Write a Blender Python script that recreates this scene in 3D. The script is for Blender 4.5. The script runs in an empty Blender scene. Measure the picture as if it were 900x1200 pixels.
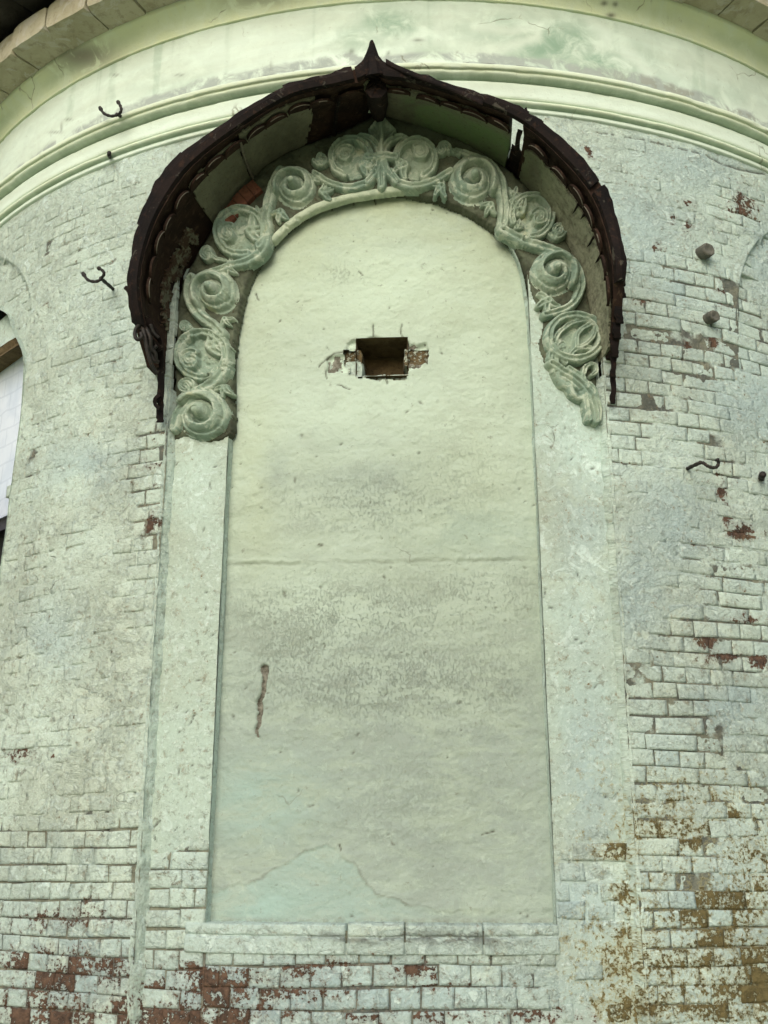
import bpy, math, random
import numpy as np
random.seed(7)
rng = np.random.default_rng(11)
scn = bpy.context.scene
COL = scn.collection

# ------------------------------------------------------------------ camera, sky, sun, exposure
D0 = 4.2                                   # metres from the lens to the nearest point of the wall
F_PX, PITCH = 1273.7, 0.31186              # focal length in pixels of a 900 x 1200 frame, upward tilt
R = 0.77169 * D0                           # radius of the round wall
AX, AY = (D0 + R) * math.sin(0.02984), (D0 + R) * math.cos(0.02984)
EYE = 1.6
cam = bpy.data.cameras.new('camera'); cam_o = bpy.data.objects.new('camera', cam); COL.objects.link(cam_o)
cam_o.location = (0, 0, EYE); cam_o.rotation_euler = (math.pi / 2 + PITCH, 0, 0)
cam.sensor_fit = 'VERTICAL'; cam.sensor_height = 36; cam.lens = 36 * F_PX / 1200
cam.clip_start = 0.05; cam.clip_end = 2000
scn.camera = cam_o
SUN_EL, SUN_AZ = 29, 194                   # sun behind the camera
w = bpy.data.worlds.new('World'); scn.world = w; w.use_nodes = True
wn = w.node_tree.nodes; wl = w.node_tree.links
sky = wn.new('ShaderNodeTexSky'); sky.sky_type = 'NISHITA'; sky.sun_disc = False
sky.sun_elevation = math.radians(SUN_EL); sky.sun_rotation = math.radians(SUN_AZ)
sky.air_density = 1.0; sky.dust_density = 4.0; sky.ozone_density = 0.6
wl.new(sky.outputs[0], wn['Background'].inputs[0]); wn['Background'].inputs[1].default_value = 0.10
sl = bpy.data.lights.new('sun', 'SUN'); so = bpy.data.objects.new('sun', sl); COL.objects.link(so)
sl.energy = 1.5; sl.angle = math.radians(50); sl.color = (1.0, 0.985, 0.93)
so.rotation_euler = (math.radians(90 - SUN_EL), 0, math.radians(180 - SUN_AZ)); so.location = (0, -6, 9)
vs = scn.view_settings
scn.display_settings.display_device = 'sRGB'
vs.view_transform = 'Standard'; vs.look = 'None'; vs.gamma = 1.0; vs.use_curve_mapping = False
vs.exposure = 0.39
scn.cycles.max_bounces = 8; scn.cycles.diffuse_bounces = 5

# ------------------------------------------------------------------ wall coordinates
def at(px, py, dr=0.0):
    """pixel of the photo -> (phi, v) on the round surface of radius R+dr (v in metres above the eye)"""
    px = np.asarray(px, float); py = np.asarray(py, float)
    u = (px - 450) / F_PX; t = (600 - py) / F_PX
    X = u; Y = math.cos(PITCH) - t * math.sin(PITCH); Z = math.sin(PITCH) + t * math.cos(PITCH)
    r = R + dr
    a = X * X + Y * Y; b = X * AX + Y * AY; c = AX * AX + AY * AY - r * r
    s = (b - np.sqrt(np.maximum(b * b - a * c, 0))) / a
    return np.arctan2(s * X - AX, AY - s * Y), s * Z
def pos(phi, v, dr):
    phi, v, dr = np.broadcast_arrays(np.asarray(phi, float), np.asarray(v, float), np.asarray(dr, float))
    r = R + dr
    return np.stack([AX + r * np.sin(phi), AY - r * np.cos(phi), v + EYE], -1)
def pt(px, py, dr=0.0):
    p, v = at(px, py, dr); return pos(p, v, dr)
def proj(V):
    V = np.asarray(V, float)
    x = V[..., 0]; y = V[..., 1]; z = V[..., 2] - EYE
    d = y * math.cos(PITCH) + z * math.sin(PITCH); h = z * math.cos(PITCH) - y * math.sin(PITCH)
    d = np.maximum(d, .2)
    return 450 + F_PX * x / d, 600 - F_PX * h / d
def wuv(V):
    V = np.asarray(V, float)
    return np.stack([np.arctan2(V[..., 0] - AX, AY - V[..., 1]) * R + 10, V[..., 2] + 10], -1)

# ------------------------------------------------------------------ noise on arrays
def _h(ix, iy, s):
    n = (ix * 374761393 + iy * 668265263 + s * 974634777) & 0xffffffff
    n = ((n ^ (n >> 13)) * 1274126177) & 0xffffffff
    return ((n ^ (n >> 16)) & 0xffff) / 65535.0
def vnoise(x, y, s=0):
    x = np.asarray(x, float); y = np.asarray(y, float)
    ix = np.floor(x).astype(np.int64); iy = np.floor(y).astype(np.int64)
    fx = x - ix; fy = y - iy
    fx = fx * fx * fx * (fx * (fx * 6 - 15) + 10); fy = fy * fy * fy * (fy * (fy * 6 - 15) + 10)
    a = _h(ix, iy, s); b = _h(ix + 1, iy, s); c = _h(ix, iy + 1, s); d = _h(ix + 1, iy + 1, s)
    return (a + (b - a) * fx) * (1 - fy) + (c + (d - c) * fx) * fy
def fbm(x, y, s=0, o=4, g=.55):
    t = 0; a = 1; n = 0
    for i in range(o):
        t = t + a * vnoise(x, y, s + i * 17); n += a; a *= g; x = x * 2.03 + 3.1; y = y * 2.03 + 1.7
    return t / n
def sst(a, b, x):
    t = np.clip((x - a) / (b - a), 0, 1); return t * t * (3 - 2 * t)
def blob(px, py, lst):
    o = np.zeros_like(px)
    for b in lst:
        x, y, rx, ry, s = b[:5]
        m = (np.abs(px - x) < 3 * rx) & (np.abs(py - y) < 3 * ry)
        if m.any():
            o[m] = np.maximum(o[m], s * np.exp(-(((px[m] - x) / rx) ** 2 + ((py[m] - y) / ry) ** 2)))
    return o
def seg_dist(px, py, pts, closed=False):
    """distance to a polyline, and 0..1 position along it"""
    pts = np.asarray(pts, float)
    best = np.full(px.shape, 1e9); tt = np.zeros(px.shape)
    n = len(pts) - 1
    for i in range(n):
        a = pts[i]; d = pts[i + 1] - a; L = d @ d + 1e-12
        k = np.clip(((px - a[0]) * d[0] + (py - a[1]) * d[1]) / L, 0, 1)
        q = np.hypot(px - a[0] - k * d[0], py - a[1] - k * d[1])
        m = q < best
        best[m] = q[m]; tt[m] = (i + k[m]) / n
    return best, tt
def inside(px, py, poly):
    r = np.zeros(px.shape, bool); n = len(poly)
    for i in range(n):
        x0, y0 = poly[i]; x1, y1 = poly[(i + 1) % n]
        if y0 == y1: continue
        c = ((y0 > py) != (y1 > py)) & (px < (x1 - x0) * (py - y0) / (y1 - y0) + x0)
        r ^= c
    return r
def smooth(pts, n=8, closed=False):
    P = np.asarray(pts, float); out = []
    m = len(P)
    for i in range(m if closed else m - 1):
        if closed: p0, p1, p2, p3 = P[(i - 1) % m], P[i], P[(i + 1) % m], P[(i + 2) % m]
        else: p0, p1, p2, p3 = P[max(i - 1, 0)], P[i], P[i + 1], P[min(i + 2, m - 1)]
        for k in range(n):
            t = k / n
            out.append(.5 * (2 * p1 + (p2 - p0) * t + (2 * p0 - 5 * p1 + 4 * p2 - p3) * t * t + (3 * p1 - p0 - 3 * p2 + p3) * t ** 3))
    if not closed: out.append(P[-1])
    return np.array(out)

# ------------------------------------------------------------------ objects
WL = {}
def make(name, V, F, mat, parent=None, uv=True, ma=None, mb=None, smooth_=True, label=None, kind=None):
    """V: n x 3 world points, F: list of faces or an m x 4 array; one mesh object"""
    V = np.asarray(V, float).reshape(-1, 3)
    c = V.mean(0)
    me = bpy.data.meshes.new(name)
    if isinstance(F, np.ndarray):
        m, k = F.shape
        me.vertices.add(len(V)); me.vertices.foreach_set('co', (V - c).astype(np.float32).ravel())
        me.loops.add(m * k); me.polygons.add(m)
        me.polygons.foreach_set('loop_start', np.arange(0, m * k, k, dtype=np.int32))
        me.loops.foreach_set('vertex_index', F.astype(np.int32).ravel())
        me.update(calc_edges=True)
    else:
        me.from_pydata([tuple(p) for p in (V - c)], [], F)
    me.polygons.foreach_set('use_smooth', np.full(len(me.polygons), smooth_, bool))
    li = np.empty(len(me.loops), np.int32); me.loops.foreach_get('vertex_index', li)
    if uv is not None and uv is not False:
        U = wuv(V) if uv is True else np.asarray(uv, float)
        l = me.uv_layers.new(name='wall_uv'); l.data.foreach_set('uv', U[li].astype(np.float32).ravel())
    for nm, A in (('ma', ma), ('mb', mb)):
        if A is not None:
            a = me.color_attributes.new(nm, 'FLOAT_COLOR', 'POINT')
            a.data.foreach_set('color', np.asarray(A, np.float32).ravel())
    me.materials.append(mat)
    o = bpy.data.objects.new(name, me); COL.objects.link(o)
    if parent is not None:
        o.parent = parent; o.location = c - WL[parent.name]
    else: o.location = c
    WL[o.name] = c
    if label: o['label'] = label
    if kind: o['kind'] = kind
    return o
def thing(name, label, cat, loc, group=None):
    o = bpy.data.objects.new(name, None); COL.objects.link(o); o.location = loc; WL[o.name] = np.array(loc, float)
    o.empty_display_size = .1
    o['label'] = label; o['category'] = cat
    if group: o['group'] = group
    return o
def tag(o, label, cat, group=None):
    o['label'] = label; o['category'] = cat
    if group: o['group'] = group
    return o
def gridF(nu, nv, keep=None):
    i = np.arange((nu - 1) * (nv - 1)); a = i // (nv - 1) * nv + i % (nv - 1)
    F = np.stack([a, a + nv, a + nv + 1, a + 1], 1)
    return F if keep is None else F[keep.reshape(nu, nv)[:-1, :-1].ravel() if keep.size == nu * nv else keep.ravel()]
def prune(V, F, *att):
    u, inv = np.unique(F, return_inverse=True)
    return (V[u], inv.reshape(F.shape)) + tuple(a[u] for a in att)
def tube(P, rad, n=8, flat=None):
    """tube along 3-D points; rad scalar or per point"""
    P = np.asarray(P, float); m = len(P); rad = np.broadcast_to(np.asarray(rad, float), (m,))
    T = np.gradient(P, axis=0); T /= np.linalg.norm(T, axis=1)[:, None] + 1e-9
    ref = np.array([0, -1., .2]); V = []
    for i in range(m):
        a = np.cross(T[i], ref); a /= np.linalg.norm(a) + 1e-9; b = np.cross(T[i], a)
        for k in range(n):
            q = 2 * math.pi * k / n; f = flat if flat else 1
            V.append(P[i] + rad[i] * (math.cos(q) * a * f + math.sin(q) * b))
    F = []
    for i in range(m - 1):
        for k in range(n):
            F.append((i * n + k, i * n + (k + 1) % n, (i + 1) * n + (k + 1) % n, (i + 1) * n + k))
    V += [P[0], P[-1]]
    for k in range(n):
        F.append((len(V) - 2, (k + 1) % n, k)); F.append((len(V) - 1, (m - 1) * n + k, (m - 1) * n + (k + 1) % n))
    return np.array(V), F
def join(lst):
    V = []; F = []; o = 0
    for v, f in lst:
        V.append(np.asarray(v)); F += [tuple(int(i) + o for i in q) for q in f]; o += len(v)
    return np.concatenate(V), F
def sheet(A, B, th, out):
    """closed plate: grid A[i,j] of points with thickness th along the unit vectors out[i,j]"""
    n, m, _ = A.shape
    top = A.reshape(-1, 3); bot = (A + out * th).reshape(-1, 3)
    V = np.concatenate([top, bot]); o = n * m; F = []
    for i in range(n - 1):
        for j in range(m - 1):
            a = i * m + j
            F.append((a, a + 1, a + m + 1, a + m)); F.append((o + a, o + a + m, o + a + m + 1, o + a + 1))
    for i in range(n - 1):
        for a, b in ((i * m, (i + 1) * m), ((i + 1) * m + m - 1, i * m + m - 1)): F.append((a, b, b + o, a + o))
    for j in range(m - 1):
        for a, b in ((j + 1, j), ((n - 1) * m + j, (n - 1) * m + j + 1)): F.append((a, b, b + o, a + o))
    return V, F

# ------------------------------------------------------------------ materials
class NB:
    def __init__(s, name):
        s.m = bpy.data.materials.new(name); s.m.use_nodes = True
        s.t = s.m.node_tree; s.n = s.t.nodes; s.l = s.t.links
        s.b = s.n['Principled BSDF']; s.b.inputs['Specular IOR Level'].default_value = .25
    def put(s, sock, v):
        if v is None: return
        if isinstance(v, bpy.types.NodeSocket): s.l.new(v, sock)
        elif isinstance(v, (tuple, list)): sock.default_value = tuple(v) if len(v) == len(sock.default_value) else tuple(v) + (1,)
        else: sock.default_value = v
    def math(s, op, a, b=None, c=None, clamp=False):
        n = s.n.new('ShaderNodeMath'); n.operation = op; n.use_clamp = clamp
        for i, v in enumerate((a, b, c)): s.put(n.inputs[i], v)
        return n.outputs[0]
    def noise(s, vec, scale, detail=5, rough=.55, dist=0, off=0):
        n = s.n.new('ShaderNodeTexNoise'); n.inputs['Scale'].default_value = scale; n.inputs['Detail'].default_value = detail
        n.inputs['Roughness'].default_value = rough; n.inputs['Distortion'].default_value = dist
        if off:
            a = s.n.new('ShaderNodeVectorMath'); a.operation = 'ADD'; s.put(a.inputs[0], vec); a.inputs[1].default_value = (off, off * 1.7, off * .3); vec = a.outputs[0]
        s.put(n.inputs['Vector'], vec); return n.outputs[0]
    def voro(s, vec, scale, feat='DISTANCE_TO_EDGE'):
        n = s.n.new('ShaderNodeTexVoronoi'); n.feature = feat; n.inputs['Scale'].default_value = scale; s.put(n.inputs['Vector'], vec); return n.outputs['Distance']
    def scale(s, vec, k):
        a = s.n.new('ShaderNodeVectorMath'); a.operation = 'MULTIPLY'; s.put(a.inputs[0], vec); a.inputs[1].default_value = k; return a.outputs[0]
    def warp(s, vec, scale, amt):
        n = s.n.new('ShaderNodeTexNoise'); n.inputs['Scale'].default_value = scale; n.inputs['Detail'].default_value = 4; s.put(n.inputs['Vector'], vec)
        a = s.n.new('ShaderNodeVectorMath'); a.operation = 'MULTIPLY_ADD'; s.l.new(n.outputs['Color'], a.inputs[0]); a.inputs[1].default_value = (amt,) * 3; s.put(a.inputs[2], vec)
        return a.outputs[0]
    def ss(s, v, a, b):
        n = s.n.new('ShaderNodeMapRange'); n.interpolation_type = 'SMOOTHSTEP'; n.inputs[1].default_value = a; n.inputs[2].default_value = b; s.put(n.inputs[0], v); return n.outputs[0]
    def mix(s, f, a, b, mode='MIX'):
        n = s.n.new('ShaderNodeMix'); n.data_type = 'RGBA'; n.blend_type = mode
        s.put(n.inputs[0], f); s.put(n.inputs[6], a); s.put(n.inputs[7], b); return n.outputs[2]
    def uv(s):
        n = s.n.new('ShaderNodeUVMap'); n.uv_map = 'wall_uv'; return n.outputs[0]
    def obj(s):
        return s.n.new('ShaderNodeNewGeometry').outputs['Position']
    def att(s, name):
        a = s.n.new('ShaderNodeAttribute'); a.attribute_name = name
        q = s.n.new('ShaderNodeSeparateColor'); s.l.new(a.outputs['Color'], q.inputs[0])
        return q.outputs[0], q.outputs[1], q.outputs[2], a.outputs['Alpha']
    def bump(s, h, dist, strength=1.0, nrm=None):
        n = s.n.new('ShaderNodeBump'); n.inputs['Distance'].default_value = dist; n.inputs['Strength'].default_value = strength
        s.put(n.inputs['Height'], h)
        if nrm: s.l.new(nrm, n.inputs['Normal'])
        return n.outputs[0]
    def done(s, col, rough=.9, nrm=None, tint=None):
        if tint: col = s.mix(1.0, col, tint, 'MULTIPLY')
        s.put(s.b.inputs['Base Color'], col); s.put(s.b.inputs['Roughness'], rough)
        if nrm: s.l.new(nrm, s.b.inputs['Normal'])
        return s.m

TINT = (.93, 1.02, 1.11)                     # mint pigment plus a greenish white-balance cast, put into the colour
# colour attributes: ma = (peel, ochre, blue, bright), mb = (grime and painted light falloff, mortar, green, hole)
def limewash(flat=0):
    s = NB('smooth_limewash' if flat else 'limewashed_masonry'); v = s.uv()
    peel, och, blue, bri = s.att('ma'); gri_fall, mor, grn, hole = s.att('mb')
    n1 = s.noise(v, 1.6, 5, .6); n2 = s.noise(v, 7, 8, .62, .4, 3.1); n3 = s.noise(v, 30, 9, .7, .3, 5.7); n4 = s.noise(v, 110, 5, .6, 0, 1.3)
    fl = s.noise(v, 13, 10, .7, 1.3, 9.2); fl2 = s.noise(v, 5, 10, .72, .9, 4.4)
    c = s.mix(s.ss(n1, .35, .65), (.36, .385, .29) if flat else (.47, .505, .395), (.52, .585, .475) if not flat else (.40, .465, .375))
    c = s.mix(s.math('MULTIPLY', s.math('MULTIPLY', s.ss(fl2, .46, .52), s.ss(n1, .62, .42)), .5 - .25 * flat), c, (.33, .36, .28))
    bl = s.math('MULTIPLY', blue, s.ss(fl2, .30, .50), clamp=True)
    c = s.mix(bl, c, (.325, .40, .385))
    c = s.mix(s.math('MULTIPLY', s.ss(fl, .54, .60), s.math('ADD', s.math('MULTIPLY', bri, .9), .25), clamp=True), c, (.62, .69, .61))
    c = s.mix(s.math('MULTIPLY', bri, .6, clamp=True), c, (.57, .665, .55))
    c = s.mix(s.math('MULTIPLY', grn, s.ss(n2, .36, .58), clamp=True), c, (.33, .43, .33))
    # grime, painted top-to-bottom light falloff, dark specks
    c = s.mix(s.math('MULTIPLY', s.ss(n3, .52, .66), s.math('ADD', s.math('MULTIPLY', gri_fall, .8), .22), clamp=True), c, (.20, .205, .155))
    c = s.mix(s.math('MULTIPLY', s.ss(n4, .63, .70), .6), c, (.15, .14, .105))
    c = s.mix(s.math('MULTIPLY', s.ss(s.noise(v, 55, 6, .6, .6, 2.2), .60, .68), .4), c, (.68, .72, .65))
    lum = s.noise(v, 62, 6, .7, .5, 12.2)
    c = s.mix(s.math('MULTIPLY', s.ss(lum, .48, .34), .42), c, (.27, .285, .22))
    c = s.mix(s.math('MULTIPLY', s.ss(lum, .55, .66), .34), c, (.62, .69, .60))
    # hair cracks and flaking edges
    wv = s.warp(v, 9, .12)
    cr = s.math('SUBTRACT', 1.0, s.ss(s.voro(s.scale(wv, (1, 1.7, 1)), 5), .004, .022))
    cr = s.math('MULTIPLY', cr, s.ss(s.noise(v, 2.6, 6, .7, 0, 7.7), .60, .68))
    c = s.mix(s.math('MULTIPLY', cr, .6), c, (.16, .145, .11))
    # mortar showing in joints
    mm = s.ss(s.math('ADD', mor, s.math('MULTIPLY', s.math('SUBTRACT', n2, .5), 1.3)), .40, .62)
    mc = s.mix(s.ss(n2, .4, .6), (.165, .145, .09), (.05, .042, .032))
    c = s.mix(s.math('MULTIPLY', mm, .85), c, mc)
    # bare brick
    q = s.math('ADD', peel, s.math('ADD', s.math('MULTIPLY', s.math('SUBTRACT', n3, .5), 1.5), s.math('ADD', s.math('MULTIPLY', s.math('SUBTRACT', n2, .5), .7), s.math('MULTIPLY', s.math('SUBTRACT', s.noise(v, 75, 6, .65, .2, 6.6), .5), 2.0))))
    pm = s.ss(q, .50, .58); fr = s.ss(q, .16, .52)
    red = s.mix(s.ss(n3, .35, .65), (.060, .038, .027), (.14, .080, .050))
    oc = s.mix(s.ss(n3, .35, .65), (.095, .072, .028), (.165, .125, .05))
    bk = s.mix(och, red, oc)
    c = s.mix(s.math('MULTIPLY', fr, s.math('ADD', .40, s.math('MULTIPLY', och, .35))), c, s.mix(och, (.30, .25, .20), (.33, .29, .15)))
    c = s.mix(pm, c, bk)
    c = s.mix(s.math('MULTIPLY', hole, 1.0, clamp=True), c, (.045, .036, .026))
    h = s.math('ADD', s.math('MULTIPLY', n2, .45), s.math('MULTIPLY', n3, .75))
    h = s.math('ADD', h, s.math('MULTIPLY', s.ss(fl, .53, .60), .14))
    h = s.math('ADD', h, s.math('MULTIPLY', s.math('MULTIPLY', s.ss(fl2, .45, .52), s.ss(n1, .62, .42)), .16))
    h = s.math('SUBTRACT', h, s.math('MULTIPLY', cr, .35)); h = s.math('SUBTRACT', h, s.math('MULTIPLY', pm, .28))
    h = s.math('ADD', h, s.math('MULTIPLY', n4, .34))
    return s.done(c, .92, s.bump(h, .006 if flat else .017, .95), TINT)
def panel_mat():
    s = NB('niche_plaster'); v = s.uv()
    grn, edge_dark, wear, hole = s.att('mb'); yel, gry, bri, brk = s.att('ma')
    n1 = s.noise(v, 1.3, 5, .6, .3, 2.2); sm = s.noise(s.scale(v, (1, 2.2, 1)), 4.0, 10, .72, .5, 6.1)
    n3 = s.noise(v, 34, 8, .7, .2, 3.3); n4 = s.noise(s.scale(v, (1.5, .8, 1)), 85, 6, .65, .6, 8.8)
    tr = s.noise(s.scale(v, (1, .8, 1)), 120, 3, .6, 0, 1.9)
    c = s.mix(s.ss(n1, .35, .65), (.385, .425, .31), (.435, .485, .375))
    c = s.mix(s.math('MULTIPLY', yel, s.ss(sm, .25, .6), clamp=True), c, (.46, .485, .275))
    c = s.mix(s.math('MULTIPLY', gry, s.math('ADD', .58, s.math('MULTIPLY', s.ss(sm, .36, .62), .42)), clamp=True), c, (.275, .312, .258))
    c = s.mix(s.math('MULTIPLY', bri, .75, clamp=True), c, (.56, .64, .49))
    c = s.mix(s.math('MULTIPLY', s.ss(sm, .50, .66), .24), c, (.33, .345, .265))
    # worn scratches: coat rubbed off in short vertical flecks
    wm = s.math('MULTIPLY', s.ss(s.math('ADD', n4, s.math('MULTIPLY', s.math('SUBTRACT', sm, .5), .6)), .53, .58), wear, clamp=True)
    c = s.mix(s.math('MULTIPLY', wm, .42), c, (.235, .255, .19))
    c = s.mix(s.math('MULTIPLY', grn, s.ss(sm, .3, .6), clamp=True), c, (.305, .40, .335))
    c = s.mix(s.math('MULTIPLY', edge_dark, s.ss(n3, .38, .6), clamp=True), c, (.19, .185, .14))
    c = s.mix(s.math('MULTIPLY', s.ss(n3, .60, .70), .6), c, (.20, .20, .145))
    c = s.mix(s.math('MULTIPLY', s.ss(s.noise(v, 22, 8, .72, .6, 4.9), .54, .66), .2), c, (.52, .58, .45))
    c = s.mix(s.math('MULTIPLY', s.ss(tr, .63, .70), .28), c, (.24, .24, .18))
    bk = s.mix(s.ss(n3, .4, .6), (.11, .095, .07), (.24, .22, .17))
    c = s.mix(s.ss(s.math('ADD', brk, s.math('MULTIPLY', s.math('SUBTRACT', n3, .5), 1.5)), .45, .56), c, bk)
    cr = s.math('SUBTRACT', 1.0, s.ss(s.voro(s.warp(v, 6, .2), 2.6), .002, .010))
    cr = s.math('MULTIPLY', cr, s.ss(s.noise(v, 2.1, 6, .7, 0, 5.1), .57, .66))
    c = s.mix(s.math('MULTIPLY', cr, .55), c, (.18, .185, .14))
    c = s.mix(hole, c, (.05, .038, .022))
    h = s.math('ADD', s.math('MULTIPLY', sm, .5), s.math('ADD', s.math('MULTIPLY', n3, .35), s.math('MULTIPLY', tr, .12)))
    h = s.math('SUBTRACT', h, s.math('MULTIPLY', wm, .2))
    return s.done(c, .9, s.bump(h, .014, .9), TINT)
def trim_mat():
    s = NB('moulding_plaster'); v = s.uv(); peel, och, blue, bri = s.att('ma'); gri_fall, mor, grn, hole = s.att('mb')
    n1 = s.noise(s.scale(v, (.6, 3, 1)), 2.2, 6, .6, .3); n2 = s.noise(v, 9, 8, .65, .6, 2.5); n3 = s.noise(v, 40, 7, .7, 0, 4.1)
    c = s.mix(s.ss(n1, .35, .65), (.56, .62, .51), (.63, .71, .60))
    c = s.mix(s.math('MULTIPLY', och, s.math('ADD', .5, s.math('MULTIPLY', s.ss(n2, .3, .6), .5)), clamp=True), c, (.66, .68, .37))
    c = s.mix(s.math('MULTIPLY', grn, s.ss(n2, .22, .62), clamp=True), c, (.235, .345, .245))
    c = s.mix(s.math('MULTIPLY', gri_fall, s.ss(n2, .38, .56), clamp=True), c, (.34, .37, .33))
    c = s.mix(s.math('MULTIPLY', peel, s.ss(n2, .40, .52), clamp=True), c, (.27, .26, .20))
    c = s.mix(s.math('MULTIPLY', s.ss(n3, .60, .70), .35), c, (.30, .30, .22))
    cr = s.math('SUBTRACT', 1.0, s.ss(s.voro(s.warp(v, 7, .15), 3.5), .003, .016))
    cr = s.math('MULTIPLY', cr, s.ss(s.noise(v, 2.3, 4, .6, 0, 5.5), .58, .66))
    c = s.mix(s.math('MULTIPLY', cr, .7), c, (.2, .19, .13))
    c = s.mix(hole, c, (.06, .05, .035))
    h = s.math('ADD', s.math('MULTIPLY', n2, .5), s.math('MULTIPLY', n3, .4)); h = s.math('SUBTRACT', h, s.math('MULTIPLY', cr, .4))
    return s.done(c, .9, s.bump(h, .008, .7), (.96, 1.02, 1.06))
def stucco_mat():
    s = NB('green_stucco'); v = s.obj()
    n1 = s.noise(v, 4, 6, .6, .4); n2 = s.noise(v, 16, 8, .65, .6, 3.3); n3 = s.noise(v, 60, 7, .7, 0, 1.4)
    c = s.mix(s.ss(n1, .35, .65), (.195, .28, .225), (.285, .36, .275))
    c = s.mix(s.math('MULTIPLY', s.ss(n2, .50, .58), .75), c, (.43, .50, .405))
    c = s.mix(s.math('MULTIPLY', s.ss(n2, .44, .36), .45), c, (.125, .155, .11))
    c = s.mix(s.math('MULTIPLY', s.ss(n3, .58, .68), .55), c, (.13, .13, .085))
    c = s.mix(s.math('MULTIPLY', s.ss(s.noise(v, 6, 5, .6, 0, 9.9), .60, .70), .6), c, (.40, .40, .22))
    h = s.math('ADD', s.math('MULTIPLY', n2, .5), s.math('MULTIPLY', n3, .5))
    return s.done(c, .8, s.bump(h, .012, .85))
def simple(name, c1, c2, sc, rough=.85, bump=.005, c3=None, metal=0, spec=.25):
    s = NB(name); v = s.obj(); a = s.noise(v, sc, 8, .65, .6); b = s.noise(v, sc * 4.3, 7, .7, 0, 3.3)
    c = s.mix(s.ss(a, .35, .65), c1, c2)
    if c3: c = s.mix(s.math('MULTIPLY', s.ss(b, .55, .66), .8), c, c3)
    s.b.inputs['Metallic'].default_value = metal; s.b.inputs['Specular IOR Level'].default_value = spec
    return s.done(c, rough, s.bump(s.math('ADD', a, b), bump, .8))
def lining_mat():
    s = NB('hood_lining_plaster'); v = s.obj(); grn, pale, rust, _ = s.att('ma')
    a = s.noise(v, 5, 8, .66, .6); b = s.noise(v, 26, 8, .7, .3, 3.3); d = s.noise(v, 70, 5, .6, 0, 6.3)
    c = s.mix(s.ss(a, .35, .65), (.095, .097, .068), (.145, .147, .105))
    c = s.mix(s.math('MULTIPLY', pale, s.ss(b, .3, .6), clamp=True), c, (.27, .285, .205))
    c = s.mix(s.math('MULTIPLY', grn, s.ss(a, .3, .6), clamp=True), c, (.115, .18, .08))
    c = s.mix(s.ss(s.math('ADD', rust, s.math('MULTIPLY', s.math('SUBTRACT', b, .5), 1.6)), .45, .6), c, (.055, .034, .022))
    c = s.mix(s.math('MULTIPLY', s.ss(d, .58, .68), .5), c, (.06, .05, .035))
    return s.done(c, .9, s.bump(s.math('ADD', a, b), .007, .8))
def rust_mat():
    s = NB('rusted_sheet_iron'); v = s.obj()
    a = s.noise(v, 7, 8, .66, .6); b = s.noise(v, 34, 8, .7, .3, 3.3)
    c = s.mix(s.ss(a, .35, .65), (.006, .005, .005), (.014, .0095, .0085))
    c = s.mix(s.math('MULTIPLY', s.ss(b, .54, .66), .6), c, (.042, .023, .015))
    c = s.mix(s.math('MULTIPLY', s.ss(s.noise(v, 15, 6, .7, .6, 7.1), .60, .66), .45), c, (.11, .105, .085))
    s.b.inputs['Specular IOR Level'].default_value = .12
    return s.done(c, .8, s.bump(s.math('ADD', a, b), .005, .8))
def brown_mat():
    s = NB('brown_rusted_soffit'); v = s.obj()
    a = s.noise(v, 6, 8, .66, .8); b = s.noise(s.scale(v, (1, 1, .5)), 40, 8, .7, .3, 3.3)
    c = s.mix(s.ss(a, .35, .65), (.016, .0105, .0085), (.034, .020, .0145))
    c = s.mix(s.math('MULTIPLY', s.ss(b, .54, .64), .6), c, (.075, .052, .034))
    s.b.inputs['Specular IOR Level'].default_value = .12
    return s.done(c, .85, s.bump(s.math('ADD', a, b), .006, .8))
def slab_mat():
    s = NB('cornice_stone'); v = s.obj()
    a = s.noise(v, 3.5, 7, .65, .5); b = s.noise(v, 22, 8, .7, .3, 3.3)
    c = s.mix(s.ss(a, .35, .65), (.33, .315, .215), (.42, .405, .30))
    c = s.mix(s.math('MULTIPLY', s.ss(b, .50, .62), .5), c, (.22, .20, .14))
    c = s.mix(s.math('MULTIPLY', s.ss(s.noise(v, 9, 8, .7, .8, 8.1), .52, .60), .6), c, (.48, .48, .43))
    return s.done(c, .9, s.bump(s.math('ADD', a, b), .010, .8))
M_WALL = limewash(); M_FLAT = limewash(1); M_PANEL = panel_mat(); M_TRIM = trim_mat(); M_STUC = stucco_mat(); M_LIN = lining_mat(); M_RUST = rust_mat(); M_SLAB = slab_mat()
M_BROWN = brown_mat()
M_IRON = simple('black_iron', (.012, .012, .012), (.025, .022, .02), 30, .55, .003, (.06, .035, .02))
M_EDGE = simple('pale_lit_iron', (.10, .09, .075), (.16, .15, .12), 30, .7, .003, (.04, .025, .02))  # pale iron: paints light caught on scallop edges, also one batten
M_BARE = simple('bare_red_brick', (.13, .05, .032), (.19, .085, .055), 14, .9, .006, (.07, .04, .03))
M_HOLE = simple('dusty_hole_brick', (.085, .062, .032), (.15, .115, .06), 12, .95, .014, (.05, .036, .02))
M_PIPE = simple('grey_pipe', (.07, .075, .065), (.13, .13, .11), 20, .8, .006, (.05, .04, .03))
M_EAVE = simple('dark_eave_boards', (.035, .032, .028), (.06, .055, .05), 6, .8, .006, (.025, .02, .018))
M_PALE_GROUND = simple('pale_bounce_ground', (.31, .36, .18), (.42, .44, .31), .9, .95, .03, (.36, .36, .27))  # unseen ground, made pale to bounce light onto the cove and undersides
M_DARK = simple('dark_frame', (.02, .02, .024), (.035, .035, .04), 10, .5, .003)

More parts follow.
